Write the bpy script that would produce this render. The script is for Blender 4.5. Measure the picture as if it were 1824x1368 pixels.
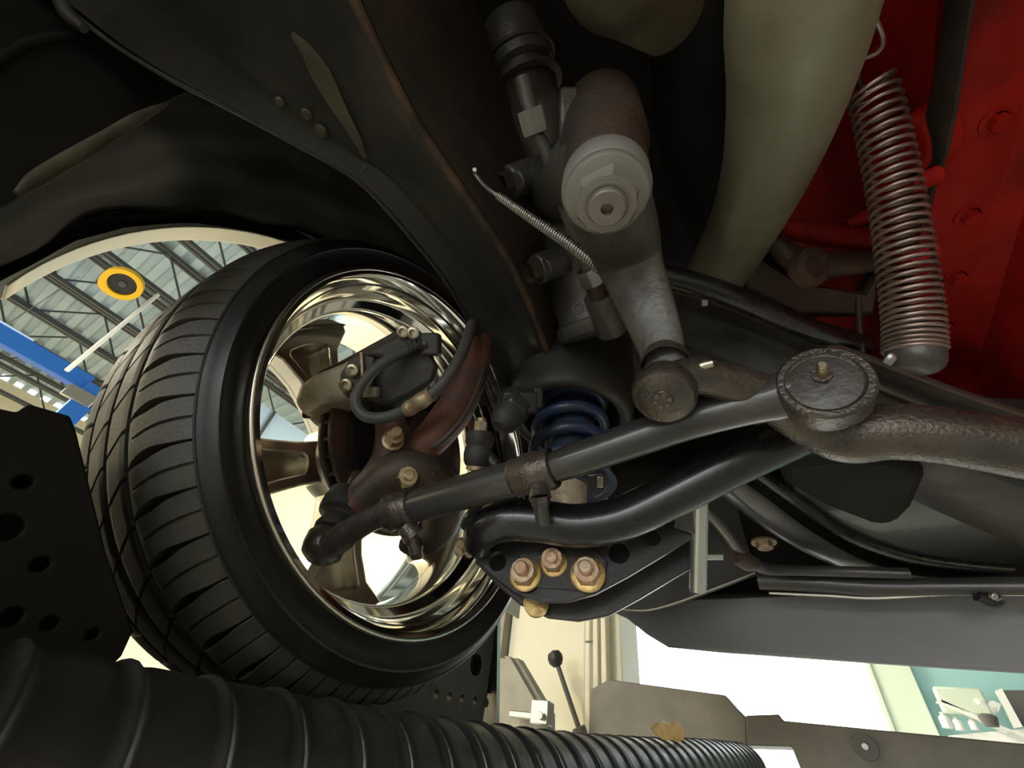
import bpy, bmesh, math, random
from mathutils import Vector as V, Matrix as M
random.seed(7)
for o in list(bpy.data.objects): bpy.data.objects.remove(o, do_unlink=True)
SC = bpy.context.scene
COL = SC.collection
R = math.radians
H = 1.60                       # height of the lens above the shop floor (lift raised)
W0, F0 = 1824.0, 740.0

# ------------------------------------------------------------------ camera
CR = V((-0.84341874, -0.52155704, 0.12893053))
CU = V((-0.27650512, 0.62714703, 0.72816998))
CF = V((0.46064058, -0.57850226, 0.67316075))
cam_d = bpy.data.cameras.new('camera'); cam = bpy.data.objects.new('camera', cam_d); COL.objects.link(cam)
cam_d.sensor_width = 36; cam_d.lens = F0 * 36 / W0; cam_d.clip_start = .01; cam_d.clip_end = 200
m3 = M((CR, CU, -CF)).transposed()
cam.matrix_world = M.Translation((0, 0, H)) @ m3.to_4x4()
SC.camera = cam
SC.view_settings.view_transform = 'Standard'; SC.view_settings.look = 'None'
SC.view_settings.gamma = 1; SC.view_settings.use_curve_mapping = False
SC.view_settings.exposure = 1.55

# ------------------------------------------------------------------ world and large lights
world = bpy.data.worlds.new('sky'); SC.world = world; world.use_nodes = True
bg = world.node_tree.nodes['Background']; bg.inputs[0].default_value = (.93, .97, 1, 1); bg.inputs[1].default_value = 3.2

def area(name, loc, size, power, rot, col):
    l = bpy.data.lights.new(name, 'AREA'); l.shape = 'RECTANGLE'; l.size, l.size_y = size; l.energy = power; l.color = col
    o = bpy.data.objects.new(name, l); COL.objects.link(o); o.location = loc; o.rotation_euler = rot
    return o

# ------------------------------------------------------------------ pixel rays (camera-relative metres)
def ray(px, py):
    return CR * ((px - 912) / F0) + CU * ((684 - py) / F0) + CF
def P(px, py, d): return ray(px, py) * d
def PX(px, py, x): r = ray(px, py); return r * (x / r.x)
def PY(px, py, y): r = ray(px, py); return r * (y / r.y)
def PZ(px, py, z): r = ray(px, py); return r * (z / r.z)
def PN(px, py, n, c): r = ray(px, py); n = V(n); return r * (c / r.dot(n))

# ------------------------------------------------------------------ materials
MATS = {}
def mat(name, col, rough=.5, metal=0, col2=None, nscale=20, bump=0, bscale=60, thr=(.4, .65), emit=None, coat=0, rvar=0, spec=None):
    m = bpy.data.materials.new(name); m.use_nodes = True; nt = m.node_tree; b = nt.nodes['Principled BSDF']
    b.inputs['Base Color'].default_value = (*col, 1); b.inputs['Roughness'].default_value = rough; b.inputs['Metallic'].default_value = metal
    if coat: b.inputs['Coat Weight'].default_value = coat; b.inputs['Coat Roughness'].default_value = .1
    if spec is not None: b.inputs['Specular IOR Level'].default_value = spec
    tc = nt.nodes.new('ShaderNodeTexCoord')
    if col2:
        n = nt.nodes.new('ShaderNodeTexNoise'); n.inputs['Scale'].default_value = nscale; n.inputs['Detail'].default_value = 6
        nt.links.new(tc.outputs['Object'], n.inputs['Vector'])
        r = nt.nodes.new('ShaderNodeValToRGB'); r.color_ramp.elements[0].position = thr[0]; r.color_ramp.elements[1].position = thr[1]
        r.color_ramp.elements[0].color = (*col, 1); r.color_ramp.elements[1].color = (*col2, 1)
        nt.links.new(n.outputs['Fac'], r.inputs[0]); nt.links.new(r.outputs[0], b.inputs['Base Color'])
    if rvar:
        n = nt.nodes.new('ShaderNodeTexNoise'); n.inputs['Scale'].default_value = nscale * 2.3; n.inputs['Detail'].default_value = 4
        nt.links.new(tc.outputs['Object'], n.inputs['Vector'])
        mr = nt.nodes.new('ShaderNodeMapRange'); mr.inputs[3].default_value = max(.05, rough - rvar); mr.inputs[4].default_value = min(1, rough + rvar)
        nt.links.new(n.outputs['Fac'], mr.inputs[0]); nt.links.new(mr.outputs[0], b.inputs['Roughness'])
    if bump:
        n = nt.nodes.new('ShaderNodeTexNoise'); n.inputs['Scale'].default_value = bscale; n.inputs['Detail'].default_value = 5
        nt.links.new(tc.outputs['Object'], n.inputs['Vector'])
        bp = nt.nodes.new('ShaderNodeBump'); bp.inputs['Strength'].default_value = bump; bp.inputs['Distance'].default_value = .002
        nt.links.new(n.outputs['Fac'], bp.inputs['Height']); nt.links.new(bp.outputs[0], b.inputs['Normal'])
    if emit:
        b.inputs['Emission Color'].default_value = (*emit[0], 1); b.inputs['Emission Strength'].default_value = emit[1]
    MATS[name] = m
    return m

mat('rubber', (.050, .047, .040), .55, col2=(.105, .096, .074), nscale=7, bump=.25, bscale=300, rvar=.12)
mat('sidewall', (.016, .016, .015), .42, col2=(.03, .028, .025), nscale=12, bump=.1, bscale=200, rvar=.1)
mat('chrome', (.86, .85, .80), .07, 1, bump=.03, bscale=12, rvar=.04)
mat('alloy', (.80, .77, .68), .32, 1, bump=.06, bscale=40, rvar=.08)
mat('frame_black', (.020, .019, .016), .5, 0, col2=(.040, .034, .025), nscale=16, bump=.3, bscale=90, rvar=.2)
mat('frame_rust', (.12, .065, .035), .7, 0, col2=(.035, .026, .019), nscale=30, bump=.5, bscale=120)
mat('plate_brown', (.040, .025, .015), .75, 0, col2=(.018, .014, .010), nscale=20, bump=.5, bscale=80)
mat('gloss_black', (.012, .012, .013), .28, 0, bump=.06, bscale=250, rvar=.07, coat=.3)
mat('satin_black', (.032, .031, .030), .36, 0, col2=(.055, .050, .045), nscale=14, bump=.12, bscale=300, rvar=.1, coat=.35)
mat('oily_iron', (.075, .066, .056), .27, .55, col2=(.12, .10, .083), nscale=25, bump=.4, bscale=420, rvar=.14)
mat('cast_iron', (.125, .118, .108), .45, .45, col2=(.07, .062, .053), nscale=14, bump=.35, bscale=220, rvar=.12)
mat('pitman_grey', (.30, .285, .26), .45, .2, col2=(.20, .18, .155), nscale=11, bump=.25, bscale=220, rvar=.1)
mat('rusty_iron', (.15, .055, .032), .6, .1, col2=(.05, .036, .029), nscale=14, bump=.5, bscale=140, thr=(.38, .6))
mat('dark_iron', (.055, .042, .034), .55, .3, col2=(.10, .06, .04), nscale=20, bump=.5, bscale=140)
mat('rotor_iron', (.11, .05, .035), .5, .4, col2=(.05, .035, .03), nscale=20, bump=.2, bscale=200)
mat('caliper_alloy', (.62, .54, .40), .42, .25, col2=(.38, .32, .23), nscale=35, bump=.35, bscale=160)
mat('caliper_dark', (.06, .057, .050), .5, .2, col2=(.10, .09, .075), nscale=18, bump=.3, bscale=160)
mat('zinc', (.62, .57, .44), .35, .9, col2=(.40, .30, .18), nscale=60, bump=.2, bscale=200)
mat('rusty_bolt', (.50, .30, .18), .45, .6, col2=(.62, .50, .36), nscale=160, bump=.3, bscale=200)
mat('yellow_washer', (.62, .44, .16), .4, .7, col2=(.45, .28, .12), nscale=140, bump=.2, bscale=200)
mat('steel', (.55, .53, .49), .35, .95, bump=.1, bscale=200, rvar=.1)
mat('boot_rubber', (.050, .046, .040), .6, bump=.3, bscale=200, col2=(.03, .028, .025), nscale=50)
mat('hose_rubber', (.085, .080, .072), .5, bump=.2, bscale=300)
mat('crimp_brass', (.42, .30, .17), .45, .6, col2=(.55, .44, .30), nscale=120, bump=.3, bscale=200)
mat('blue_paint', (.020, .045, .12), .33, 0, col2=(.05, .06, .075), nscale=30, bump=.1, bscale=120, rvar=.1)
mat('shock_tan', (.55, .44, .30), .5, .2, col2=(.33, .24, .15), nscale=160, bump=.3, bscale=260, thr=(.5, .7))
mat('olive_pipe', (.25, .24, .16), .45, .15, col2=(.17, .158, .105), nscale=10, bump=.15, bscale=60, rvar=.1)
mat('engine_red', (.36, .010, .006), .6, 0, col2=(.15, .006, .004), nscale=11, bump=.25, bscale=70, rvar=.12, spec=.15)
mat('spring_wire', (.46, .36, .31), .35, .8, col2=(.30, .22, .19), nscale=50)
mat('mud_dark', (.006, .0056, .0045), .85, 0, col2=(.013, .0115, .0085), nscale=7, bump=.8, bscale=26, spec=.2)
mat('undercoat_shade', (.008, .0075, .007), .8, 0, col2=(.016, .014, .012), nscale=12, bump=.6, bscale=60, spec=.2)  # undercoat, also used as painted shade on the rear pipe and backing
mat('seam_tan', (.10, .088, .055), .7, 0, col2=(.055, .048, .03), nscale=30, bump=.5, bscale=70)
mat('white_paint', (.80, .76, .62), .3, 0, bump=.03, bscale=30)
mat('dam_plastic', (.22, .22, .228), .45, 0, col2=(.19, .19, .198), nscale=6, bump=.1, bscale=300)
mat('lift_steel', (.060, .056, .048), .6, .2, col2=(.09, .082, .068), nscale=9, bump=.3, bscale=120)
mat('lift_dark', (.010, .009, .007), .7, 0, col2=(.016, .014, .011), nscale=9, bump=.3, bscale=120, spec=.25)
mat('hose_black', (.030, .031, .031), .42, 0, col2=(.042, .042, .041), nscale=30, bump=.15, bscale=160, rvar=.1)
mat('cream_paint', (.68, .64, .50), .5, 0, col2=(.64, .60, .46), nscale=3, bump=.05, bscale=50)
mat('grey_bracket', (.26, .245, .20), .5, .2, col2=(.22, .20, .17), nscale=12)
mat('beam_brown', (.13, .12, .10), .55, .2, col2=(.17, .155, .125), nscale=8, bump=.2, bscale=60)
mat('galvanised', (.55, .58, .55), .35, .9, bump=.1, bscale=60)
mat('floor_concrete', (.40, .39, .365), .55, 0, col2=(.34, .33, .31), nscale=1.2, bump=.1, bscale=40)
mat('wall_cream', (.72, .66, .48), .8, 0, col2=(.68, .62, .45), nscale=1, bump=.05, bscale=30)
mat('wall_blue', (.42, .56, .70), .6, 0, col2=(.46, .60, .72), nscale=1)
mat('wall_teal', (.32, .58, .60), .6, 0, col2=(.36, .61, .62), nscale=1)
mat('deck_metal', (.46, .58, .66), .45, .2, col2=(.40, .51, .58), nscale=2)
mat('joist_steel', (.075, .08, .082), .5, .3)
mat('blue_lift', (.02, .14, .55), .4, 0)
mat('yellow_plastic', (.90, .52, .01), .4, 0)
mat('black_plastic', (.015, .015, .015), .5, 0)
mat('tube_lit', (1, 1, 1), .5, emit=((1, .97, .88), 14))
mat('white_plastic', (.82, .84, .82), .5, 0)
mat('frame_green', (.62, .72, .60), .5, 0)
mat('dark_panel', (.10, .095, .09), .6, 0)
mat('orange_leaf', (.80, .46, .12), .6, 0, col2=(.85, .56, .22), nscale=60, bump=.4, bscale=80)
mat('emblem', (.16, .15, .14), .4, .4)

# ------------------------------------------------------------------ mesh builder
def frame_of(d, hint=None):
    d = V(d).normalized()
    h = V(hint) if hint is not None else (V((0, 0, 1)) if abs(d.z) < .9 else V((1, 0, 0)))
    u = (h - d * h.dot(d)).normalized()
    return u, d.cross(u)

def spline(pts, n):
    """Catmull-Rom through tuples of any length"""
    out = []; N = len(pts)
    for i in range(N - 1):
        p0 = pts[max(i - 1, 0)]; p1 = pts[i]; p2 = pts[i + 1]; p3 = pts[min(i + 2, N - 1)]
        for k in range(n):
            t = k / n; t2 = t * t; t3 = t2 * t
            out.append(tuple(.5 * (2 * b + (c - a) * t + (2 * a - 5 * b + 4 * c - e) * t2 + (3 * b - a - 3 * c + e) * t3)
                             for a, b, c, e in zip(p0, p1, p2, p3)))
    out.append(tuple(pts[-1])); return out

class MB:
    def __init__(s): s.v = []; s.f = []
    def add(s, vs, fs):
        k = len(s.v); s.v += [V(x) for x in vs]; s.f += [tuple(i + k for i in f) for f in fs]; return s
    def tube(s, pts, rad, n=14, caps=True, flat=None, hint=None):
        """swept tube; rad number or list; flat=(su,sv) squashes the section"""
        pts = [V(p) for p in pts]; N = len(pts)
        rad = rad if isinstance(rad, (list, tuple)) else [rad] * N
        vs, fs = [], []; u = None
        for i in range(N):
            t = (pts[min(i + 1, N - 1)] - pts[max(i - 1, 0)]).normalized()
            if u is None: u, w = frame_of(t, hint)
            else:
                u = (u - t * u.dot(t)).normalized(); w = t.cross(u)
            su, sv = flat if flat else (1, 1)
            for j in range(n):
                a = 2 * math.pi * j / n
                vs.append(pts[i] + (u * (math.cos(a) * su) + w * (math.sin(a) * sv)) * rad[i])
        for i in range(N - 1):
            for j in range(n):
                fs.append((i * n + j, i * n + (j + 1) % n, (i + 1) * n + (j + 1) % n, (i + 1) * n + j))
        if caps: fs.append(tuple(reversed(range(n)))); fs.append(tuple(range((N - 1) * n, N * n)))
        return s.add(vs, fs)
    def stube(s, pts, n=14, sub=6, **k):
        """smooth tube through (V, r) pairs"""
        q = spline([(p[0][0], p[0][1], p[0][2], p[1]) for p in pts], sub)
        return s.tube([x[:3] for x in q], [max(x[3], .0003) for x in q], n, **k)
    def lathe(s, prof, o, d, n=32, a0=0, a1=360, hint=None):
        """prof [(r, h)] about axis d from o"""
        o = V(o); d = V(d).normalized(); u, w = frame_of(d, hint)
        full = abs(a1 - a0) >= 360; m = n if full else n + 1
        vs, fs = [], []
        for r, h in prof:
            for j in range(m):
                a = R(a0 + (a1 - a0) * j / n)
                vs.append(o + d * h + (u * math.cos(a) + w * math.sin(a)) * r)
        for i in range(len(prof) - 1):
            for j in range(n):
                k = (j + 1) % m
                fs.append((i * m + j, i * m + k, (i + 1) * m + k, (i + 1) * m + j))
        return s.add(vs, fs)
    def box(s, c, sz, ax=None):
        c = V(c); ax = [V(a) for a in ax] if ax else [V((1, 0, 0)), V((0, 1, 0)), V((0, 0, 1))]
        vs = [c + ax[0] * (x * sz[0] / 2) + ax[1] * (y * sz[1] / 2) + ax[2] * (z * sz[2] / 2) for z in (-1, 1) for y in (-1, 1) for x in (-1, 1)]
        return s.add(vs, [(0, 2, 3, 1), (4, 5, 7, 6), (0, 1, 5, 4), (2, 6, 7, 3), (0, 4, 6, 2), (1, 3, 7, 5)])
    def prism(s, outer, depth, holes=()):
        """outer/holes: loops of 3D points in one plane; depth: vector"""
        depth = V(depth); bm = bmesh.new(); loops = []; es = []
        for lp in [outer] + list(holes):
            vv = [bm.verts.new(p) for p in lp]; loops.append(vv)
            for a, b in zip(vv, vv[1:] + vv[:1]): es.append(bm.edges.new((a, b)))
        bm.verts.ensure_lookup_table(); bm.verts.index_update()
        if holes:
            bmesh.ops.triangle_fill(bm, use_beauty=True, use_dissolve=False, edges=es)
            fs = [tuple(v.index for v in f.verts) for f in bm.faces]
        else:
            fs = [tuple(range(len(outer)))]
        base = [v.co.copy() for v in bm.verts]; nb = len(base)
        vs = base + [p + depth for p in base]
        out = [tuple(reversed(f)) for f in fs] + [tuple(i + nb for i in f) for f in fs]
        k = 0
        for lp in loops:
            L = len(lp)
            for j in range(L): out.append((k + j, k + (j + 1) % L, nb + k + (j + 1) % L, nb + k + j))
            k += L
        bm.free(); return s.add(vs, out)
    def hexa(s, o, d, af, h, hole=0, hint=None, n=6):
        """nut or bolt head: across flats af, height h along d, chamfered"""
        o = V(o); d = V(d).normalized(); u, w = frame_of(d, hint); r = af / math.sqrt(3)
        rings = [(r, 0), (r, h * .86), (r * .9, h)]
        if hole: rings += [(hole, h), (hole, h * .25), (.0001, h * .25)]
        else: rings += [(.0001, h)]
        vs, fs = [], []
        for q, (rr, hh) in enumerate(rings):
            nn = 12
            for j in range(nn):
                a = R(j * 30); k = rr if (q < 2 and j % 2 == 0) else (rr * math.cos(R(30)) if q < 2 else rr)
                vs.append(o + d * hh + (u * math.cos(a) + w * math.sin(a)) * k)
        for i in range(len(rings) - 1):
            for j in range(12): fs.append((i * 12 + j, i * 12 + (j + 1) % 12, (i + 1) * 12 + (j + 1) % 12, (i + 1) * 12 + j))
        return s.add(vs, fs)
    def disc(s, o, d, r, h, n=24, bev=.12, hint=None):
        """capped cylinder with a small chamfer, from o along d"""
        b = min(r, abs(h)) * bev
        return s.lathe([(.0001, 0), (r - b, 0), (r, b), (r, h - b), (r - b, h), (.0001, h)], o, d, n, hint=hint)
    def build(s, name, m, parent=None, sharp=38, bevel=0, label=None, base=None, kind=None):
        me = bpy.data.meshes.new(name)
        off = V((0, 0, H)) - (V(parent['_b']) if parent is not None else (V(base) + V((0, 0, H)) if base is not None else V((0, 0, 0))))
        me.from_pydata([tuple(v + off) for v in s.v], [], s.f); me.validate()
        bm = bmesh.new(); bm.from_mesh(me); bmesh.ops.recalc_face_normals(bm, faces=bm.faces); bm.to_mesh(me); bm.free()
        for p in me.polygons: p.use_smooth = True
        me.set_sharp_from_angle(angle=R(sharp))
        me.materials.append(MATS[m])
        o = bpy.data.objects.new(name, me); COL.objects.link(o)
        if parent is not None: o.parent = parent; o['_b'] = parent['_b']
        elif base is not None: o.location = V(base) + V((0, 0, H)); o['_b'] = tuple(o.location)
        else: o['_b'] = (0, 0, 0)
        if bevel:
            md = o.modifiers.new('bevel', 'BEVEL'); md.width = bevel; md.segments = 2; md.limit_method = 'ANGLE'; md.angle_limit = R(40)
        if label: o['label'] = label
        if kind: o['kind'] = kind
        return o

def thing(name, label, cat, base, group=None):
    o = bpy.data.objects.new(name, None); COL.objects.link(o); o.empty_display_size = .05
    o.location = V(base) + V((0, 0, H)); o['_b'] = tuple(o.location); o['label'] = label; o['category'] = cat
    if group: o['group'] = group
    return o
def tag(o, label, cat, group=None):
    o['label'] = label; o['category'] = cat
    if group: o['group'] = group
    return o
def circ(o, u, w, r, n=16): return [V(o) + V(u) * (r * math.cos(2 * math.pi * i / n)) + V(w) * (r * math.sin(2 * math.pi * i / n)) for i in range(n)]
def px(lst): return [P(*q) for q in lst]
UP = V((0, 0, 1)); DN = -UP; XX = V((1, 0, 0)); YY = V((0, 1, 0))
def floorz(z): return z - H        # absolute height to camera-relative

# ================================================================== THE SHOP
X0, X1, YD, YB, ZC = -7.0, 12.4, -7.0, 7.5, 4.35
b = MB(); b.box(((X0 + X1) / 2, 0, floorz(-.05)), (X1 - X0 + 20, 60, .1))
b.build('floor', 'floor_concrete', kind='structure')
# corrugated roof deck, ribs run across the car
b = MB(); prof = []; y = YD - .2
while y < YB + .2:
    prof += [(y, ZC), (y + .10, ZC), (y + .125, ZC + .05), (y + .205, ZC + .05), (y + .23, ZC)]; y += .23
vs, fs = [], []
for x in (X0, X1): vs += [(x, q[0], q[1]) for q in prof]
n = len(prof)
for i in range(n - 1): fs.append((i, i + 1, n + i + 1, n + i))
b.add(vs, fs); b.add([(X0, YD, ZC + .09), (X1, YD, ZC + .09), (X1, YB, ZC + .09), (X0, YB, ZC + .09)], [(0, 1, 2, 3)])
ceil = b.build('ceiling', 'deck_metal', kind='structure', sharp=20)
# open web joists along the bay
JZ0, JZ1 = ZC - .58, ZC - .03
jm = MB()
for zz in (JZ0, JZ1):
    for dx in (-.035, .035): jm.box((dx, (YD + YB) / 2, zz), (.045, YB - YD, .05))
y = YD + .1; k = 0
while y < YB - .6:
    a, c = ((0, y, JZ0), (0, y + .55, JZ1)) if k % 2 == 0 else ((0, y, JZ1), (0, y + .55, JZ0))
    jm.tube([a, c], .014, 6); y += .55; k += 1
j0 = None; xs = [5.82 + 1.1 * i for i in range(-10, 7)]
for x in xs:
    if not (X0 < x < X1): continue
    if j0 is None: j0 = jm.build('joist', 'joist_steel', ceil); jo = j0
    else: jo = j0.copy(); COL.objects.link(jo); jo.parent = ceil
    jo.location = (x, 0, 0)
# cross bracing girder
g = MB()
for yy in (-3.4, 1.6):
    g = MB(); g.box(((X0 + X1) / 2, yy, JZ0 - .12), (X1 - X0, .12, .02)); g.box(((X0 + X1) / 2, yy, JZ0 - .22), (X1 - X0, .02, .2)); g.box(((X0 + X1) / 2, yy, JZ0 - .32), (X1 - X0, .12, .02))
    g.build('girder', 'joist_steel', ceil)
# walls
ZF = -H
def wall(name, c, sz, m='wall_cream', parent=None):
    return MB().box(c, sz).build(name, m, parent, kind='structure')
wall('wall_left', (X1 + .05, (YD + YB) / 2, (ZF + ZC) / 2), (.1, YB - YD, ZC - ZF))
wall('wall_right', (X0 - .05, (YD + YB) / 2, (ZF + ZC) / 2), (.1, YB - YD, ZC - ZF))
# front wall with the open door (x -.32..2.85) and a window bay to its right
DX0, DX1, DZ = -.32, 2.86, 2.3
b = MB()
b.box(((DX1 + X1) / 2, YD - .05, (ZF + .9) / 2), (X1 - DX1, .1, .9 - ZF))
b.box(((DX1 + DX0) / 2, YD - .05, (DZ + ZC) / 2), (DX1 - DX0, .1, ZC - DZ))
fw = b.build('wall_front', 'wall_cream', kind='structure')
b = MB(); b.box(((DX1 + X1) / 2, YD - .05, (.9 + ZC) / 2), (X1 - DX1, .1, ZC - .9)); b.build('upper_wall', 'wall_blue', fw)
b = MB(); b.box(((X0 + DX0 - .42) / 2, YD - .05, (ZF + ZC) / 2), (DX0 - .42 - X0, .1, ZC - ZF)); b.build('teal_wall', 'wall_teal', fw)
b = MB(); b.box((DX0 - .21, YD + .02, (ZF + DZ) / 2), (.40, .2, DZ - ZF)); b.box((DX0 - .035, YD + .12, (ZF + DZ) / 2), (.05, .06, DZ - ZF)); b.build('door_jamb', 'frame_green', fw, bevel=.01)
b = MB(); b.box((-2.0, YD + .01, 1.2), (.03, .03, 2.4)); b.build('wall_seam', 'joist_steel', fw)
for i in range(4):
    b = MB(); b.box((4 + i * 2.0, YD + .01, 2.4), (.025, .03, 3.2)); b.build('wall_seam', 'joist_steel', fw)
b = MB(); b.box((5.25, (YD - 1.25) / 2, (ZF + 2.45) / 2), (.1, -1.25 - YD, 2.45 - ZF)); wi = b.build('wall_inner', 'wall_cream', kind='structure')
b = MB(); b.box((5.25, (YD - 1.25) / 2, 2.72), (.06, -1.25 - YD, .54)); b.build('glazed_band', 'wall_blue', wi)
for yy in (-1.28, -1.75, -2.6, -3.6, -4.6): b = MB(); b.box((5.22, yy, 2.72), (.06, .03, .54)); b.build('mullion', 'joist_steel', wi)
# back wall with a wide open door behind the camera
bw = MB()
bw.box((X0 + 1.5, YB + .05, (ZF + ZC) / 2), (3.0, .1, ZC - ZF)); bw.box(((3.6 + X1) / 2, YB + .05, (ZF + ZC) / 2), (X1 - 3.6, .1, ZC - ZF))
bw.box((-.2, YB + .05, (2.2 + ZC) / 2), (7.6, .1, ZC - 2.2)); bw.build('wall_back', 'wall_cream', kind='structure')

# ceiling strip lights (each fixture carries its own lamp)
def strip_light(x, y, z, label):
    t = thing('strip_light', label, 'ceiling light', (x, y, z), 'fluorescent strip lights')
    MB().box((x, y, z + .05), (.30, 2.4, .06)).build('housing', 'white_plastic', t, bevel=.01)
    for dx in (-.07, .07): MB().tube([(x + dx, y - 1.15, z), (x + dx, y + 1.15, z)], .016, 8).build('lamp_tube', 'tube_lit', t)
    for dy in (-.9, .9): MB().tube([(x, y + dy, z + .06), (x, y + dy, ZC)], .006, 5).build('hanger', 'steel', t)
    l = area('strip_lamp', (x, y, z - .03 + H), (.28, 2.3), 130, (0, 0, 0), (1, .90, .66)); l.parent = t; l.location = (0, 0, -.03)
q_ = PZ(12, 600, 3.12)
lit = [(q_.x, q_.y + 1.0, q_.z, 'glowing fluorescent strip light above the blue lift beam')]
for x in (2.6, 6.6): 
    for y in (-4.6, 4.6): lit.append((x, y, 3.4, 'fluorescent strip light hung high under the roof joists'))
for a in lit: strip_light(*a)

# yellow cord reel hanging under the joists
RC = P(219, 505, 4.75)
t = thing('cord_reel', 'round yellow cord reel with black centre hanging below the roof joists', 'cord reel', RC)
ax = (V((-.55, -.1, -.75))).normalized()
b = MB(); u, w = frame_of(ax, UP)
lp = [RC + (u * math.cos(R(a)) + w * math.sin(R(a))) * .185 for a in range(0, 360, 12)]
lp2 = []
for q in lp:
    e = (q - RC); k = max(0, e.normalized().dot((CR * -.85 + CU * .10).normalized())); lp2.append(q + e * (.55 * k ** 10))
b.prism([q - ax * .05 for q in lp2], ax * .1, [circ(RC - ax * .05, u, w, .128, 24)]); b.build('shell', 'yellow_plastic', t, bevel=.008)
MB().disc(RC - ax * .03, ax, .127, .05).build('drum', 'black_plastic', t)
MB().disc(RC + ax * .02, ax, .035, .02).build('hub', 'joist_steel', t)
e = RC + (CR * -.85 + CU * .10).normalized() * .235
MB().box(e, (.06, .08, .08)).build('cord_outlet', 'black_plastic', t, bevel=.01)
MB().tube([RC + UP * .13, V((5.82, RC.y, JZ0 + .01))], .014, 6).build('hanger', 'joist_steel', t)
# white drop cord
a0 = PX(226, 571, 6.92 - 1.1); b1 = PX(118, 660, a0.x); b1.y = a0.y; a0.z = JZ0
tag(MB().tube([a0, b1], .022, 8).build('drop_cord', 'white_plastic', base=b1), 'thin white cord dropping straight from a roof joist', 'cord')
# blue two post lift across the shop
bx, bz = 7.0, 2.86
t = thing('post_lift', 'blue two post lift with an overhead beam beyond the tyre', 'lift', (bx, -.3, ZF))
e1 = PX(-40, 570, bx); e2 = PX(140, 700, bx)
zc = (e1.z + e2.z) / 2
MB().box((bx, (1.4 + e2.y) / 2, bz), (.14, 1.4 - e2.y, .20)).build('overhead_beam', 'blue_lift', t, bevel=.01)
MB().box((bx, e2.y - .1, (bz + ZF) / 2), (.25, .22, bz - ZF)).build('post', 'blue_lift', t, bevel=.01)
MB().box((bx, 1.5, (bz + ZF) / 2), (.25, .22, bz - ZF)).build('post', 'blue_lift', t, bevel=.01)
MB().box((bx - .14, e2.y - .02, bz - .22), (.05, .3, .16)).build('bracket', 'steel', t, bevel=.005)

# wall bench and clutter seen under the air dam on the right
def wy(px_, py_): return PY(px_, py_, YD + .35)
t = thing('workbench', 'white workbench with slanted rail by the teal wall', 'workbench', wy(1760, 1300))
q = [wy(1666, 1252), wy(1673, 1247), wy(1800, 1302), wy(1793, 1308)]
MB().prism(q, (0, .06, 0)).build('slanted_rail', 'white_plastic', t)
q = [wy(1690, 1310), wy(1824, 1298), wy(1960, 1310), wy(1960, 1345), wy(1690, 1330)]
MB().prism(q, (0, -.3, 0)).build('bench_top', 'white_plastic', t)
q = [wy(1772, 1232), wy(1783, 1228), wy(1820, 1296), wy(1806, 1298)]
MB().prism(q, (0, .05, 0)).build('upright', 'white_plastic', t)
q = [p - YY * .12 for p in (wy(1778, 1226), wy(1900, 1226), wy(1900, 1290), wy(1818, 1290))]
tag(MB().prism(q, (0, .03, 0)).build('notice_board', 'dark_panel', base=wy(1830, 1290)), 'dark board behind the white upright at the right edge', 'board')
for (x, y, w_, h_, lab) in ((1683, 1283, 10, 13, 'pale jug on the bench, leftmost of the row'), (1706, 1289, 9, 14, 'pale jug on the bench beside the leftmost one'), (1733, 1290, 8, 12, 'white jug on the bench under the slanted rail')):
    c = wy(x, y); s_ = (wy(x + w_, y) - c).length
    j = thing('plastic_jug', lab, 'jug', c - UP * s_ * 1.4)
    b = MB(); b.lathe([(.001, -1.4 * s_), (s_, -1.4 * s_), (s_, .5 * s_), (.4 * s_, 1.0 * s_), (.35 * s_, 1.2 * s_), (.001, 1.2 * s_)], c, UP, 14); b.build('body', 'white_plastic', j)
    MB().disc(c + UP * 1.2 * s_, UP, .42 * s_, .25 * s_, 12).build('cap', 'frame_green', j)
c = wy(1713, 1250); 
tag(MB().box(c, (.36, .12, .22)).build('wall_box', 'frame_green', bevel=.02, base=c), 'pale green box on the teal wall above the jugs', 'box')
c = wy(1752, 1262); b = MB()
b.stube([(wy(1728, 1258), .05), (wy(1742, 1252), .07), (wy(1756, 1262), .06), (wy(1770, 1258), .05), (wy(1780, 1262), .045)], 10, 5)
tag(b.build('rag', 'white_plastic', base=c), 'crumpled white rag hanging beside the upright', 'rag')
c = wy(1757, 1290) + YY * .2; b = MB(); b.lathe([(.001, -.04), (.05, -.04), (.07, .03), (.04, .05), (.001, .05)], c, UP, 14)
tag(b.build('bowl', 'dark_panel', base=c), 'dark bowl below the crumpled rag', 'bowl')

# lift column with its lever
cY = -2.2
def cy(px_, py_, y=cY): return PY(px_, py_, y)
cl, cr_ = cy(906, 1150).x, cy(1043, 1150).x
t = thing('lift_column', 'cream painted steel lift column with a ribbed right edge', 'column', ((cl + cr_) / 2, cY - .15, ZF))
MB().box(((cl + cr_) / 2, cY - .15, .5), (cl - cr_, .3, 4.2)).build('post_face', 'cream_paint', t, bevel=.01)
MB().box((cl + .03, cY + .02, 1.2), (.05, .08, 2.6)).build('edge_channel', 'grey_bracket', t, bevel=.006)
for dx in (-.0, -.05, -.1): MB().box((cr_ + dx - .012, cY - .02 - dx * .4, .5), (.028, .05, 4.2)).build('rib', 'cream_paint', t, bevel=.006)
MB().box((cr_ - .125, cY - .16, .5), (.09, .25, 4.2)).build('return_flange', 'cream_paint', t, bevel=.006)
MB().box((cl + .085, cY - .12, 1.2), (.05, .2, 2.6)).build('dark_slot', 'black_plastic', t)
b = MB(); b.tube([cy(1043, 1143, cY + .008), cy(1058, 1143, cY + .008)], .004, 6); b.build('crack_seam', 'joist_steel', t)
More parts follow.
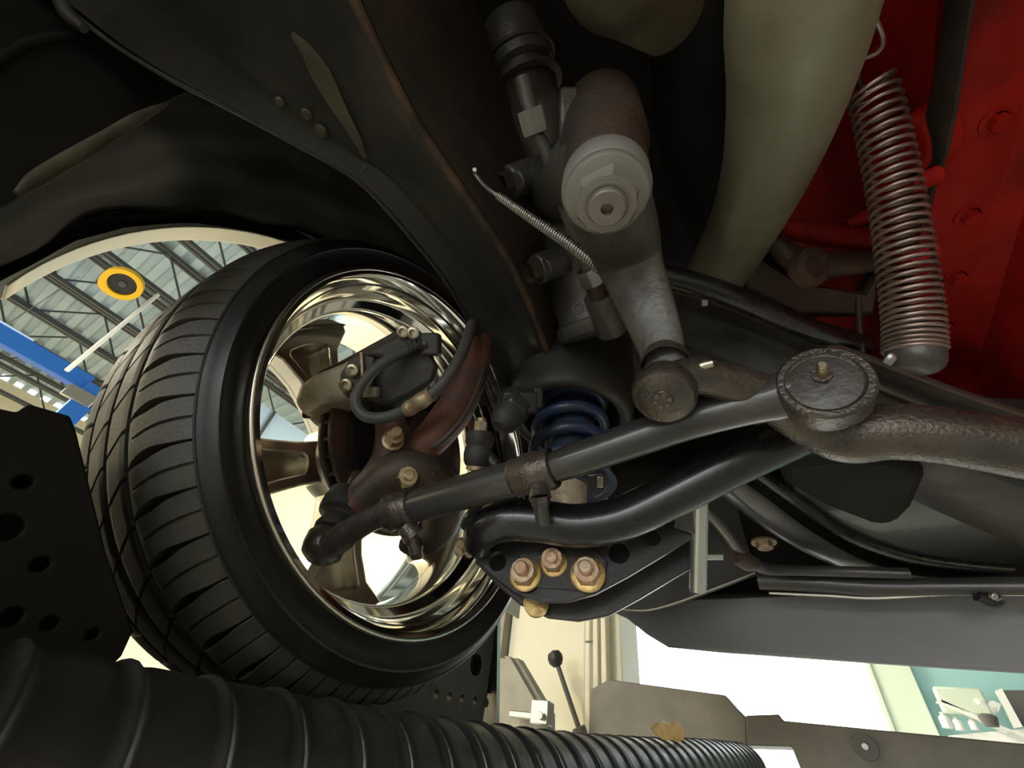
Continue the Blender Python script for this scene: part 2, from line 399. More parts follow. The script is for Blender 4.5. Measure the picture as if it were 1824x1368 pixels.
k0 = cy(990, 1175, cY + .16); k1 = cy(1032, 1300, cY + .10)
t = thing('control_lever', 'slim lever with a dark round knob in front of the cream column', 'lever', k1)
MB().tube([k0, k1], .011, 10).build('shaft', 'dark_panel', t)
b = MB(); b.lathe([(.0001, -.03), (.02, -.026), (.034, -.008), (.036, .012), (.028, .03), (.0001, .04)], k0, k0 - k1, 16); b.build('knob', 'black_plastic', t)
MB().disc(k1 - (k0 - k1).normalized() * .02, k0 - k1, .03, .03).build('pivot', 'dark_panel', t)
# grey bracket with galvanised clip
gY = -1.7
g = [cy(884, 1172, gY), cy(922, 1172, gY), cy(978, 1268, gY), cy(978, 1330, gY), cy(878, 1330, gY)]
t = thing('corner_bracket', 'grey steel bracket with a slanted edge at the foot of the column', 'bracket', g[4])
MB().prism(g, (0, -.05, 0)).build('plate', 'grey_bracket', t, bevel=.003)
g2 = [cy(905, 1172, gY + .004), cy(914, 1172, gY + .004), cy(968, 1266, gY + .004), cy(962, 1268, gY + .004)]
MB().prism(g2, (0, .03, 0)).build('folded_edge', 'grey_bracket', t)
c = cy(966, 1270, gY + .05); MB().box(c, (.07, .05, .07)).build('clip', 'galvanised', t, bevel=.004)
c = cy(938, 1275, gY + .05); MB().box(c, (.13, .04, .02)).build('clip', 'galvanised', t, bevel=.004)
c = cy(966, 1276, gY + .08); MB().disc(c, YY, .012, .02, 10).build('screw', 'steel', t)
# crossbeam under the front of the car
bY = -1.9
q = [cy(1052, 1228, bY), cy(1084, 1210, bY), cy(1292, 1238, bY), cy(1312, 1262, bY), cy(1330, 1278, bY), cy(1330, 1375, bY), cy(1045, 1375, bY)]
t = thing('crossbeam', 'grey brown lift crossbeam with a round bolt below the air dam', 'beam', cy(1300, 1375, bY))
MB().prism(q, (0, -.12, 0)).build('end_plate', 'beam_brown', t, bevel=.004)
q = [cy(1328, 1274, bY + .06), cy(1388, 1272, bY + .06), cy(1392, 1283, bY + .06), cy(1900, 1332, bY + .06), cy(1900, 1480, bY + .06), cy(1425, 1480, bY + .06), cy(1425, 1368, bY + .06), cy(1410, 1330, bY + .06), cy(1330, 1328, bY + .06)]
MB().prism(q, (0, -.10, 0)).build('rail', 'beam_brown', t, bevel=.004)
c = cy(1541, 1331, bY + .06); MB().disc(c, YY, .03, .012, 20).build('bolt', 'dark_panel', t)
MB().disc(c + YY * .012, YY, .008, .006, 10).build('bolt_pin', 'steel', t)
# dried leaf lying on the hose
t = thing('dried_leaf', 'curled orange leaf resting on the black corrugated hose', 'leaf', PX(1195, 1320, .29))
def leaf(pts, z):
    b = MB(); q = spline([tuple(PX(x, y, .27 + z)) for x, y in pts + [pts[0]]], 4)[:-1]; b.prism(q, (.004, .001, .002)); return b
leaf([(1163, 1300), (1178, 1288), (1192, 1290), (1203, 1302), (1196, 1318), (1178, 1316)], 0).build('blade', 'orange_leaf', t)
leaf([(1196, 1300), (1205, 1286), (1213, 1292), (1220, 1310), (1210, 1322), (1198, 1316)], .004).build('blade', 'orange_leaf', t)
MB().stube([(PX(1200, 1312, .268), .0012), (PX(1216, 1318, .268), .001), (PX(1228, 1328, .268), .0008)], 6, 4).build('stem', 'orange_leaf', t)

# ================================================================== LIFT RUNWAY, CHOCKS, HOSE
WC = V((.378, -.314, .315))
b = MB(); b.box((.68, 1.0, -.085), (.58, 5.6, .17))
t = tag(b.build('lift_runway', 'lift_dark', bevel=.004, base=(.68, -.2, -.17)), 'dark steel lift runway the front wheel stands on', 'runway')
b = MB(); b.box((-1.20, 1.0, -.085), (.58, 5.6, .17))
tag(b.build('lift_runway', 'lift_dark', bevel=.004, base=(-1.20, -.2, -.17)), 'dark steel lift runway under the far side of the car, outside the view', 'runway')
# rear chock plate (left edge of the view)
def chock(name, label, pts, x, holes, mate, th=.012, depth=.2, back=None):
    if pts is None:
        e_ = PX(889, 1076, x); lp = [V((x, WC.y + .312 * math.cos(R(a)), WC.z + .312 * math.sin(R(a)))) for a in range(197, 247, 7)] + [V((x, -.41, .0)), V((x, e_.y, .0)), e_]
    else: lp = [PX(a, c, x) for a, c in pts]
    t = thing(name, label, 'wheel stop', lp[-1] if pts else lp[-2])
    hs = [circ(PX(a, c, x), YY, UP, r, 14) for a, c, r in holes]
    MB().prism(lp, (th, 0, 0), hs).build('face_plate', mate, t, bevel=.0015)
    return t, lp
t, lp = chock('wheel_stop', 'dark perforated wheel stop plate at the left edge behind the tyre',
  [(-260, 700), (0, 727), (30, 734), (51, 719), (126, 741), (137, 770), (190, 985), (238, 1124), (218, 1168), (150, 1240), (-260, 1240)], .40,
  [(42, 858, .0045), (10, 940, .008), (72, 1005, .0045), (90, 1110, .004), (20, 1100, .005), (165, 1130, .0035)], 'lift_dark')
MB().prism([p + XX * .025 for p in lp], (.18, 0, 0)).build('block', 'lift_dark', t, bevel=.002)
t, lp = chock('wheel_stop', 'dark wheel stop with a row of small holes ahead of the tyre',
  None, .50,
  [(777, 1237, .006), (801, 1241, .006), (823, 1245, .006), (846, 1249, .006), (867, 1252, .006), (848, 1184, .016)], 'lift_steel')
b = MB(); q = PX(889, 1076, .495); q2 = PX(886, 1290, .495); b.prism([q + YY * .004, q - YY * .006, q2 - YY * .006, q2 + YY * .004], (.12, 0, 0)); b.build('edge_flange', 'steel', t)
b = MB(); q = [PX(a, c, .51) for a, c in ((846, 1130), (878, 1130), (876, 1236), (800, 1226))]; b.prism(q, (.004, 0, 0)); b.build('inset_panel', 'lift_dark', t)

# corrugated hose along the runway
hp = [(.330, .35, -.048), (.325, .10, -.046), (.325, -.15, -.040), (.325, -.35, -.032), (.318, -.6, -.016), (.305, -.9, .010), (.285, -1.25, .045), (.27, -1.6, .075)]
path = spline(hp, 30); pts = []; rad = []; s_ = 0; last = None
fine = []
for i in range(len(path) - 1):
    for k in range(6): fine.append(tuple(a + (c - a) * k / 6 for a, c in zip(path[i], path[i + 1])))
pitch = .047
for q in fine:
    q = V(q)
    if last is not None: s_ += (q - last).length
    last = q
    ph = (s_ / pitch) % 1
    d = min(ph, 1 - ph) * pitch
    pts.append(q); rad.append(.056 + .0022 * math.exp(-(d / .0026) ** 2) - .0008 * math.exp(-((d - .007) / .004) ** 2))
b = MB(); b.tube(pts, rad, 36)
tag(b.build('corrugated_hose', 'hose_black', base=(.33, -.3, -.1), sharp=80), 'thick black corrugated hose running along the bottom of the view', 'hose')

# ================================================================== WHEEL
t = thing('alloy_wheel', 'wide tyre on a polished five spoke rim standing on the lift', 'wheel', (WC.x + .11, WC.y, WC.z - .30))
def crown(x):
    e = (x - .11) / .11
    return .300 - .0035 * e * e - .0165 * max(0, abs(e) - .45) ** 2 / .3025 - .004 * max(0, abs(e) - .8) / .2
prof = [(.222, .012), (.226, .004), (.236, .002), (.244, -.005), (.254, -.0105), (.262, -.0122), (.2625, -.0134), (.2645, -.0134), (.265, -.0118), (.272, -.008), (.2765, -.003), (.277, -.0035), (.2785, -.0025)]
for i in range(0, 23):
    x = .001 + .218 * i / 22; prof.append((crown(x) - .0075, x))
prof += [(.277, .223), (.262, .232), (.244, .230), (.226, .218), (.222, .208)]
b = MB(); b.lathe(prof, WC, XX, 128, hint=UP)
tire = b.build('tire', 'sidewall', t, sharp=60)
# tread blocks
NB = 46; dth = 2 * math.pi / NB
def block(u0, u1, gap, bend, slant, sipe):
    """returns MB of one tread block centred at angle 0 (towards +Y), circumferential grid"""
    nu = 9; b = MB(); vs = []; fs = []
    vv = [-1, -.96, -.5, -.09, -.03, .03, .09, .5, .96, 1] if sipe else [-1, -.94, -.3, .3, .94, 1]
    nv = len(vv)
    for layer in range(2):
        for i in range(nu):
            s_ = i / (nu - 1); x = u0 + (u1 - u0) * s_
            half = dth / 2 - gap(s_) / .295
            for j, q in enumerate(vv):
                a = q * half + (bend(s_) + slant * (s_ - .5)) / .295
                r = crown(x)
                if layer == 1:
                    r -= .0085
                else:
                    if abs(q) > .99: r -= .0012
                    if i in (0, nu - 1): r -= .0012
                    if sipe and abs(q) < .05 and 1 <= i <= nu - 3: r -= .003
                vs.append((x, r * math.cos(a), r * math.sin(a)))
    L = nu * nv
    for i in range(nu - 1):
        for j in range(nv - 1):
            k = i * nv + j; fs.append((k, k + 1, k + nv + 1, k + nv))
    for i in range(nu - 1):
        for j in (0, nv - 1):
            k = i * nv + j; fs.append((k, k + nv, L + k + nv, L + k))
    for j in range(nv - 1):
        for i in (0, nu - 1):
            k = i * nv + j; fs.append((k, k + 1, L + k + 1, L + k))
    b.add(vs, fs); return b
bump_ = lambda s: .0006 + .0034 * math.exp(-((s - .62) / .27) ** 2)
ribs = [(.000, .058, bump_, lambda s: .003 - .013 * s * s, 0, True),
        (.0655, .100, lambda s: .0009, lambda s: 0, -.020, False),
        (.1075, .142, lambda s: .0009, lambda s: 0, -.024, False),
        (.1495, .2195, lambda s: .0016, lambda s: .01 * s, -.01, False)]
for ri, (u0, u1, gp, bd, sl, sp) in enumerate(ribs):
    b = block(u0, u1, gp, bd, sl, sp)
    me = bpy.data.meshes.new('tread_block'); me.from_pydata([tuple(v) for v in b.v], [], b.f)
    bm = bmesh.new(); bm.from_mesh(me); bmesh.ops.recalc_face_normals(bm, faces=bm.faces); bm.to_mesh(me); bm.free()
    for p in me.polygons: p.use_smooth = True
    me.set_sharp_from_angle(angle=R(30)); me.materials.append(MATS['rubber'])
    for i in range(NB):
        o = bpy.data.objects.new('tread_block', me); COL.objects.link(o); o.parent = tire
        o.location = WC + V((0, 0, H)) - V(t['_b']); o.rotation_euler = (dth * (i + ri * .37), 0, 0)
# rim barrel
prof = [(.2325, .010), (.2375, .004), (.2385, -.005), (.235, -.010), (.2295, -.009), (.2258, -.002), (.2235, .010), (.2195, .020), (.2165, .030), (.2165, .040), (.2135, .046), (.205, .052), (.2015, .058), (.2015, .105), (.203, .112), (.2085, .122), (.211, .135), (.211, .165), (.214, .185), (.2165, .20), (.222, .213), (.230, .217), (.236, .218), (.237, .224), (.232, .226)]
back = [(.236, .21), (.222, .20), (.216, .14), (.207, .115), (.207, .06), (.222, .035), (.226, .02), (.2325, .010)]
b = MB(); b.lathe(prof + back, WC, XX, 128, hint=UP); b.build('rim', 'chrome', t, sharp=50)
pts = [WC + V((-.0085, .2365 * math.cos(R(a)), .2365 * math.sin(R(a)))) for a in range(0, 363, 3)]
MB().tube(pts, .0028, 10, caps=False).build('lip_bead', 'alloy', t)
# spokes with a hollow pocket on the inside
XS = WC.x + .150
for k in range(5):
    a = R(36 + 72 * k); er = V((0, math.cos(a), math.sin(a))); et = V((0, -math.sin(a), math.cos(a)))
    def sp(r, w_, x=XS): return V((x, WC.y, WC.z)) + er * r + et * w_
    ol = [(.045, -.030), (.09, -.030), (.135, -.036), (.17, -.050), (.195, -.078), (.211, -.105)]
    out = [sp(r, w_) for r, w_ in ol]; arc = []
    for q in range(1, 8):
        aa = -.105 + .21 * q / 8; arc.append(sp(math.sqrt(.2365 ** 2 - aa * aa), aa))
    out = out + [sp(r, -w_) for r, w_ in reversed(ol)]
    hol = spline([tuple(sp(r, w_)) for r, w_ in ((.085, -.014), (.13, -.019), (.165, -.030), (.178, -.032), (.184, 0), (.178, .032), (.165, .030), (.13, .019), (.085, .014), (.079, 0), (.085, -.014))], 3)[:-1]
    b = MB(); b.prism(out, (.030, 0, 0), [hol]); b.prism([p + XX * .026 for p in out], (.012, 0, 0))
    b.build('spoke', 'alloy', t, bevel=.003, sharp=30)
    c = V((WC.x + .138, WC.y, WC.z)) + er * .035 + et * .047
b = MB(); b.lathe([(.035, 0), (.062, 0), (.066, .006), (.066, .045), (.035, .045), (.035, 0)], (XS - .006, WC.y, WC.z), XX, 48); b.build('hub_pad', 'alloy', t)
MB().lathe([(.0001, .06), (.034, .055), (.038, .03)], (XS, WC.y, WC.z), XX, 32).build('hub_cap', 'chrome', t)
b = MB(); b.stube([(WC + V((.19, -.17, .125)), .004), (WC + V((.165, -.155, .115)), .0045), (WC + V((.15, -.150, .11)), .003)], 8, 3); b.build('valve_stem', 'black_plastic', t)

# ================================================================== BRAKE
t = thing('brake_disc', 'rusty vented brake disc inside the wheel', 'brake disc', WC + V((.07, 0, -.138)))
for x0, x1, nm in ((.040, .048, 'friction_ring'), (.058, .066, 'friction_ring')):
    MB().lathe([(.075, x0), (.119, x0), (.122, x0 + .002), (.122, x1 - .002), (.119, x1), (.075, x1), (.075, x0)], WC, XX, 72, hint=UP).build(nm, 'rotor_iron', t)
vane = None
for i in range(36):
    a = R(i * 10); er = V((0, math.cos(a), math.sin(a))); et = V((0, -math.sin(a), math.cos(a)))
    MB().box(WC + XX * .053 + er * .097, (.0105, .046, .004), (XX, er, et)).build('vane', 'rotor_iron', t)
MB().lathe([(.076, .066), (.078, .048), (.078, .110), (.072, .115), (.04, .115), (.04, .140), (.0001, .140)], WC, XX, 48).build('hat', 'rotor_iron', t)

def cx(a, c, x): return PX(a, c, x)
t = thing('brake_caliper', 'grey brake caliper with a silver end clamped over the disc', 'brake caliper', P(640, 680, .52))
# silver outboard end to the dark inboard half: loft along a line of pixels
def loft(name, rings, m, bevel=.003):
    """rings: list of loops (same count) of points"""
    b = MB(); n = len(rings[0]); vs = [p for r in rings for p in r]; fs = []
    for i in range(len(rings) - 1):
        for j in range(n): fs.append((i * n + j, i * n + (j + 1) % n, (i + 1) * n + (j + 1) % n, (i + 1) * n + j))
    fs.append(tuple(reversed(range(n)))); fs.append(tuple(range((len(rings) - 1) * n, len(rings) * n)))
    return b.add(vs, fs).build(name, m, t, bevel=bevel)
D0 = .545
vd = CF
def slab(front, d0, d1, grow=.0):
    """front outline pixels at depth d0 extruded straight back to depth d1 (real thickness)"""
    f = [P(a, c, d0) for a, c in front]
    b = MB(); b.prism(f, (V((.62, -.62, .30)).normalized()) * (d1 - d0)); return b
slab([(523, 714), (532, 684), (560, 664), (606, 646), (630, 634), (648, 640), (652, 662), (640, 700), (624, 712), (575, 716), (540, 736)], .478, .548).build('outer_half', 'caliper_alloy', t, bevel=.006)
slab([(606, 664), (622, 638), (646, 630), (668, 634), (664, 690), (640, 700), (615, 702), (604, 690)], .468, .535).build('bridge', 'caliper_dark', t, bevel=.003)
slab([(560, 664), (606, 642), (660, 612), (708, 586), (740, 583), (758, 598), (756, 612), (716, 622), (668, 632), (640, 640)], .495, .56).build('top_cover', 'dark_iron', t, bevel=.004)
slab([(655, 628), (700, 602), (725, 584), (748, 584), (757, 602), (752, 614), (716, 628), (690, 640)], .480, .545).build('upper_lobe', 'caliper_dark', t, bevel=.004)
slab([(652, 640), (690, 632), (720, 618), (768, 622), (780, 650), (772, 680), (730, 705), (690, 722), (652, 708), (646, 690)], .482, .55).build('piston_housing', 'caliper_dark', t, bevel=.005)
for a, c in ((629, 660), (618, 686), (719, 592), (737, 594)):
    p = P(a, c, .468 if a < 700 else .480); b = MB(); b.lathe([(.0045, .0), (.0075, 0), (.0075, -.005), (.006, -.006), (.004, -.006), (.0035, -.001), (.0001, -.001)], p, CF, 16); b.build('bolt', 'zinc', t)
b = MB(); b.tube([P(644, 628, .466), P(646, 670, .464)], .0022, 8); b.build('bleed_pipe', 'crimp_brass', t)
MB().box(P(660, 698, .468), (.018, .012, .012), (CR, CU, CF)).build('pad_spring', 'caliper_alloy', t, bevel=.002)
MB().disc(P(541, 738, .50), CR, .005, .008, 10).build('pad_pin', 'rusty_iron', t)

hosep = [(762, 612, .475), (742, 618, .475), (716, 628, .47), (690, 642, .462), (664, 662, .455), (642, 690, .448), (634, 716, .442), (646, 738, .438), (672, 745, .434), (706, 738, .43), (740, 722, .424), (772, 700, .418), (800, 668, .424), (822, 630, .44), (836, 592, .47), (843, 562, .52), (846, 535, .57)]
t = thing('brake_hose', 'looped grey rubber brake hose with a brass crimp', 'hose', P(646, 738, .44))
MB().stube([(P(*q), .0062) for q in hosep], 12, 6).build('tube', 'hose_rubber', t)
def along(pts, rr, name, m, prof=None):
    b = MB(); b.stube([(P(*q), r) for q, r in zip(pts, rr)], 14, 4); return b.build(name, m, t)
along([(722, 731, .427), (730, 727, .426), (738, 722, .424), (752, 713, .421), (762, 706, .42), (770, 700, .4185)], [.0072, .0085, .0078, .0088, .0078, .0085], 'crimp', 'crimp_brass')
for q in ((728, 622), (735, 619), (742, 616), (749, 614)):
    b = MB(); b.lathe([(.0055, -.0014), (.0085, -.0010), (.0085, .0010), (.0055, .0014)], P(*q, .473), P(762, 612, .475) - P(716, 628, .47), 16); b.build('collar_ring', 'boot_rubber', t)
MB().box(P(768, 614, .482), (.022, .026, .02), (CR, CU, CF)).build('banjo_fitting', 'caliper_dark', t, bevel=.003)

# ================================================================== KNUCKLE
t = thing('steering_knuckle', 'rust brown steering knuckle with curved upper arm', 'knuckle', P(700, 900, .46))
b = MB()
b.stube([(P(858, 590, .53), .014), (P(850, 640, .495), .018), (P(830, 690, .478), .022), (P(802, 740, .468), .024), (P(764, 786, .464), .022), (P(730, 812, .47), .022)], 16, 6, flat=(1, .8))
b.build('upper_arm', 'rusty_iron', t)
b = MB(); b.stube([(P(862, 655, .475), .004), (P(846, 705, .458), .004), (P(820, 752, .448), .004), (P(782, 790, .446), .004), (P(745, 806, .452), .003)], 8, 5); b.build('arm_rib', 'dark_iron', t)
b = MB(); b.stube([(P(690, 740, .49), .016), (P(700, 775, .485), .020), (P(694, 815, .478), .020), (P(672, 850, .465), .018), (P(645, 880, .45), .017), (P(622, 905, .44), .015)], 14, 6); b.build('steering_arm', 'rusty_iron', t)
b = MB(); b.stube([(P(640, 890, .437), .017), (P(690, 850, .448), .022), (P(740, 838, .455), .026), (P(775, 860, .46), .024), (P(790, 920, .47), .022), (P(760, 968, .48), .016)], 16, 6); b.build('lower_arm', 'dark_iron', t)
b = MB(); b.lathe([(.0001, -.04), (.045, -.038), (.06, -.01), (.062, .02), (.05, .045), (.0001, .05)], WC + V((.045, -.012, .0)), XX, 32); b.build('spindle_boss', 'dark_iron', t)
b = MB(); b.lathe([(.02, .05), (.100, .036), (.104, .032), (.100, .028), (.02, .026)], WC, XX, 48, 150, 400, hint=UP); b.build('dust_shield', 'undercoat_shade', t)
def bolt(par, a, c, d, dirv, af, h, shank=0, sr=0, m='zinc', washer=0, wm='yellow_washer', ms=None):
    o = P(a, c, d); dv = V(dirv).normalized()
    if washer: MB().lathe([(.0001, 0), (washer, 0), (washer, .0018), (washer * .9, .0026), (.0001, .0026)], o, dv, 24).build('washer', wm, par); o = o + dv * .0026
    h_ = MB().hexa(o, dv, af, h); hb = h_.build('nut' if shank else 'bolt_head', m, par, sharp=25)
    if shank: MB().disc(o + dv * h, dv, sr, shank, 14, bev=.2).build('stud', ms or m, par)
bolt(t, 700, 785, .452, (-.75, .5, -.1), .017, .012, .012, .0055, 'crimp_brass', .012, 'crimp_brass')
bolt(t, 722, 853, .432, (-.80, .45, -.15), .0185, .013, .004, .0055, 'zinc')
for q in ((766, 840), (774, 842)): MB().disc(P(*q, .44), -CF, .003, .006, 10).build('pin', 'dark_iron', t)
b = MB(); b.stube([(P(722, 965, .445), .010), (P(735, 972, .44), .011), (P(742, 985, .437), .008)], 10, 4); b.build('ball_joint_stud', 'dark_iron', t)
MB().disc(P(742, 970, .43), P(742, 992, .43) - P(742, 970, .43), .0065, .014, 10).build('castle_nut', 'dark_iron', t)

# ================================================================== TIE ROD
TO, TI = P(578, 965, .40), P(1475, 690, .258)
t = thing('tie_rod', 'black adjustable tie rod with a clamped sleeve running to the wheel', 'tie rod', TO - UP * .03)
sdir = (UP * .93 + V((.15, -.1, 0))).normalized()
b = MB(); so = P(573, 985, .402)
b.lathe([(.0001, -.008), (.012, -.007), (.019, -.001), (.0205, .006), (.0205, .016), (.017, .021), (.015, .0235), (.0001, .0235)], so, sdir, 28); b.build('outer_socket', 'oily_iron', t)
b = MB(); b.lathe([(.012, .0225), (.0175, .0235), (.018, .028), (.0145, .036), (.0135, .040), (.0155, .0425), (.021, .0445), (.022, .049), (.0215, .060), (.019, .070), (.013, .073), (.0001, .073)], so, sdir, 28); b.build('dust_boot', 'boot_rubber', t)
MB().disc(so + sdir * .07, sdir, .006, .03, 12).build('stud', 'dark_iron', t)
b = MB(); b.stube([(P(590, 972, .397), .013), (P(612, 955, .392), .0135), (P(645, 934, .385), .0112), (P(680, 917, .377), .0112), (P(712, 906, .37), .012)], 16, 6); b.build('outer_shank', 'oily_iron', t)
def tr(f): return P(712 + (1475 - 712) * f, 908 + (690 - 908) * f, 1 / (1 / .372 + (1 / .258 - 1 / .372) * f))
ax_ = (tr(1) - tr(0)).normalized()
b = MB(); b.stube([(P(708, 909, .372), .0132), (P(735, 903, .368), .0142), (P(800, 884, .356), .0145), (P(870, 864, .344), .0145), (P(930, 848, .334), .0140), (P(985, 833, .324), .0135)], 20, 6); b.build('sleeve', 'satin_black', t)
def clamp(q0, q1, r, nm='clamp'):
    p0, p1 = P(*q0), P(*q1); L = (p1 - p0).length; b = MB()
    b.lathe([(r - .002, 0), (r, .0008), (r + .0012, L * .12), (r + .0004, L * .3), (r + .0012, L * .36), (r + .0012, L * .64), (r + .0004, L * .7), (r + .0012, L * .88), (r, L - .0008), (r - .002, L)], p0, p1 - p0, 28)
    return b.build(nm, 'oily_iron', t)
clamp((690, 914, .375), (738, 902, .367), .0155); clamp((915, 852, .337), (988, 832, .323), .0155)
b = MB(); b.tube([P(958, 866, .318), P(962, 888, .312)], [.0075, .009], 12); b.build('clamp_lug', 'oily_iron', t)
MB().hexa(P(962, 884, .311), P(968, 935, .308) - P(962, 884, .311), .013, .007).build('clamp_nut', 'oily_iron', t)
b = MB(); b.tube([P(962, 890, .311), P(969, 936, .308)], .0058, 12); b.build('clamp_bolt', 'satin_black', t)
b = MB(); b.tube([P(722, 935, .362), P(738, 955, .36)], [.008, .010], 12); b.build('clamp_lug', 'oily_iron', t)
b = MB(); b.tube([P(733, 955, .36), P(741, 986, .358)], .0052, 12); b.build('clamp_bolt', 'oily_iron', t)
b = MB(); b.stube([(P(980, 834, .325), .0122), (P(1040, 814, .316), .0128), (P(1120, 786, .306), .0132), (P(1220, 752, .294), .0132), (P(1310, 728, .283), .0130), (P(1370, 712, .274), .0145), (P(1415, 700, .272), .0175), (P(1448, 690, .279), .0195)], 20, 6); b.build('inner_rod', 'satin_black', t)
# inner socket: its greasy cap faces back towards the lens
NC = V((-.04, .95, -.16)).normalized(); si = P(1468, 681, .250)
b = MB(); b.lathe([(.0001, .0), (.0185, 0), (.0195, .0006), (.0205, .0018), (.0236, .0018), (.0250, .0004), (.0256, -.006), (.0250, -.015), (.0215, -.024), (.014, -.028), (.0001, -.028)], si, NC, 44); b.build('inner_socket', 'oily_iron', t)
MB().lathe([(.0001, .0010), (.010, .0016), (.0185, .0002)], si, NC, 32).build('socket_cap', 'cast_iron', t)
MB().hexa(si + V((.0, 0, .004)), NC, .010, .004).build('grease_fitting_base', 'oily_iron', t)
MB().lathe([(.0032, 0), (.0032, .006), (.0022, .0075), (.0028, .0095), (.002, .011), (.0001, .011)], si + V((0, 0, .004)) + NC * .004, NC, 12).build('grease_fitting', 'zinc', t)

# ================================================================== CENTER LINK
t = thing('center_link', 'thick greasy steering center link leaving the frame on the right', 'steering link', P(1490, 800, .27))
b = MB(); b.stube([(P(1180, 690, .278), .0145), (P(1225, 668, .278), .0135), (P(1290, 680, .280), .0138), (P(1360, 705, .280), .0150), (P(1430, 745, .278), .017), (P(1500, 775, .272), .0185), (P(1580, 768, .262), .0185), (P(1680, 776, .250), .0178), (P(1824, 800, .236), .0178), (P(2000, 832, .220), .0178)], 22, 7, flat=(1.0, .95))
b.build('bar', 'oily_iron', t, sharp=60)
pb = P(1180, 712, .266)
b = MB(); b.lathe([(.0001, 0), (.013, 0), (.0145, .001), (.0185, .002), (.0205, .006), (.0205, .014), (.0175, .022), (.012, .028), (.0001, .03)], pb, (UP * .92 + V((-.1, -.35, 0))), 36); b.build('pitman_socket', 'oily_iron', t)
cd = -(UP * .92 + V((-.1, -.35, 0))).normalized(); cu_, cw_ = frame_of(cd)
MB().lathe([(.0001, .0012), (.0062, .0012), (.0068, .0004), (.0001, 0)], pb, cd, 20).build('cap_disc', 'oily_iron', t)
for k in range(6):
    a = R(60 * k); MB().disc(pb + (cu_ * math.cos(a) + cw_ * math.sin(a)) * .0045, cd, .0016, .0022, 8).build('cap_lug', 'cast_iron', t)
b = MB(); b.tube([P(1232, 662, .272), P(1256, 650, .268), P(1270, 647, .266)], [.0042, .003, .0026], 10); b.build('grease_fitting', 'zinc', t)

# ================================================================== PITMAN ARM
NZ = .268
nut = PZ(1080, 350, NZ)
t = thing('pitman_arm', 'grey pitman arm with a large hex nut', 'steering arm', nut)
# tapered arm
b = MB(); e0 = PZ(1082, 352, NZ + .012); e1 = P(1125, 480, .315); e2 = P(1168, 590, .295); e3 = P(1185, 655, .281)
b.stube([(e0 + (e0 - e1) * .15, .022), (e0, .0265), (e0.lerp(e1, .5), .0262), (e1, .0235), (e2, .0175), (e3, .0142), (P(1186, 690, .278), .0150)], 24, 6, flat=(.42, 1), hint=UP)
b.build('arm', 'cast_iron', t, sharp=60)
MB().lathe([(.0001, .026), (.027, .026), (.0285, .022), (.0285, .008), (.0265, .004), (.0001, .004)], nut, UP, 40).build('boss', 'pitman_grey', t)
MB().lathe([(.0001, .004), (.0255, .004), (.0255, .0005), (.0240, -.0005), (.0001, -.0005)], nut, UP, 36).build('lock_washer', 'pitman_grey', t)
MB().hexa(nut - UP * .0005, DN, .0345, .012, hint=V((.5, 1, 0))).build('nut', 'pitman_grey', t, sharp=25)
MB().lathe([(.0112, .011), (.0112, .017), (.0104, .018), (.0038, .018), (.0038, .010), (.0001, .010)], nut, DN, 28).build('sector_shaft_end', 'pitman_grey', t)
b = MB(); b.lathe([(.0122, .0115), (.0128, .0132), (.0138, .0132), (.0142, .0115)], nut, DN, 28); b.build('nut_collar', 'pitman_grey', t)
b = MB(); b.lathe([(.0158, 0), (.0165, .004), (.0158, .010), (.0145, .016), (.0001, .018)], P(1186, 655, .279), UP * .9 + V((0, -.3, 0)), 24); b.build('ball_seat', 'oily_iron', t)

# ================================================================== STEERING BOX
b0, b1 = PZ(1062, 588, .392), P(908, 50, .50)
t = thing('steering_gear', 'cast iron steering gear box with a round end cover above the pitman arm', 'steering box', b0)
ad = (b1 - b0).normalized(); L = (b1 - b0).length
b = MB(); b.lathe([(.0001, -.006), (.036, -.006), (.044, -.003), (.046, .003), (.046, .011), (.0425, .013), (.041, .02), (.041, .10), (.044, .105), (.044, .125), (.040, .13), (.039, L * .62), (.042, L * .64), (.042, L * .70), (.035, L * .72), (.033, L * .84), (.040, L * .85), (.041, L * .89), (.037, L * .90), (.038, L * .95), (.034, L), (.0001, L)], b0, ad, 44)
b.build('housing', 'cast_iron', t, sharp=45)
for f in (.80, .885): MB().lathe([(.036, -.003), (.0435, -.002), (.0435, .002), (.036, .003)], b0 + ad * L * f, ad, 40).build('retaining_ring', 'dark_iron', t)
MB().lathe([(.0001, 0), (.027, 0), (.029, .004), (.029, .05), (.034, .06), (.034, .15), (.0001, .15)], nut + UP * .027, UP, 40).build('sector_housing', 'dark_iron', t, sharp=45)
b = MB(); b.stube([(nut + V((.0, .0, .075)), .028), (nut + V((.03, -.02, .12)), .034), (b0 + ad * .18, .040)], 20, 6); b.build('neck', 'cast_iron', t)
MB().box(P(1012, 215, .345), (.016, .045, .02), (CR, CU, CF)).build('lug', 'cast_iron', t, bevel=.003)
b = MB(); b.stube([(P(930, 140, .335), .007), (P(938, 175, .338), .0068), (P(945, 200, .34), .0065)], 12, 4); b.build('hose_end', 'cast_iron', t)
MB().hexa(P(945, 195, .337), P(956, 240, .345) - P(945, 195, .337), .020, .018).build('hose_nut', 'pitman_grey', t)
b = MB(); b.stube([(P(955, 235, .345), .0055), (P(985, 300, .355), .0065), (P(1015, 390, .37), .0068), (P(1040, 455, .385), .0068), (P(1052, 490, .39), .0065)], 14, 6); b.build('pressure_line', 'cast_iron', t)
ldir = (P(1100, 585, .42) - P(1050, 470, .39)).normalized()
MB().hexa(P(1047, 478, .385), ldir, .021, .016).build('line_nut', 'steel', t)
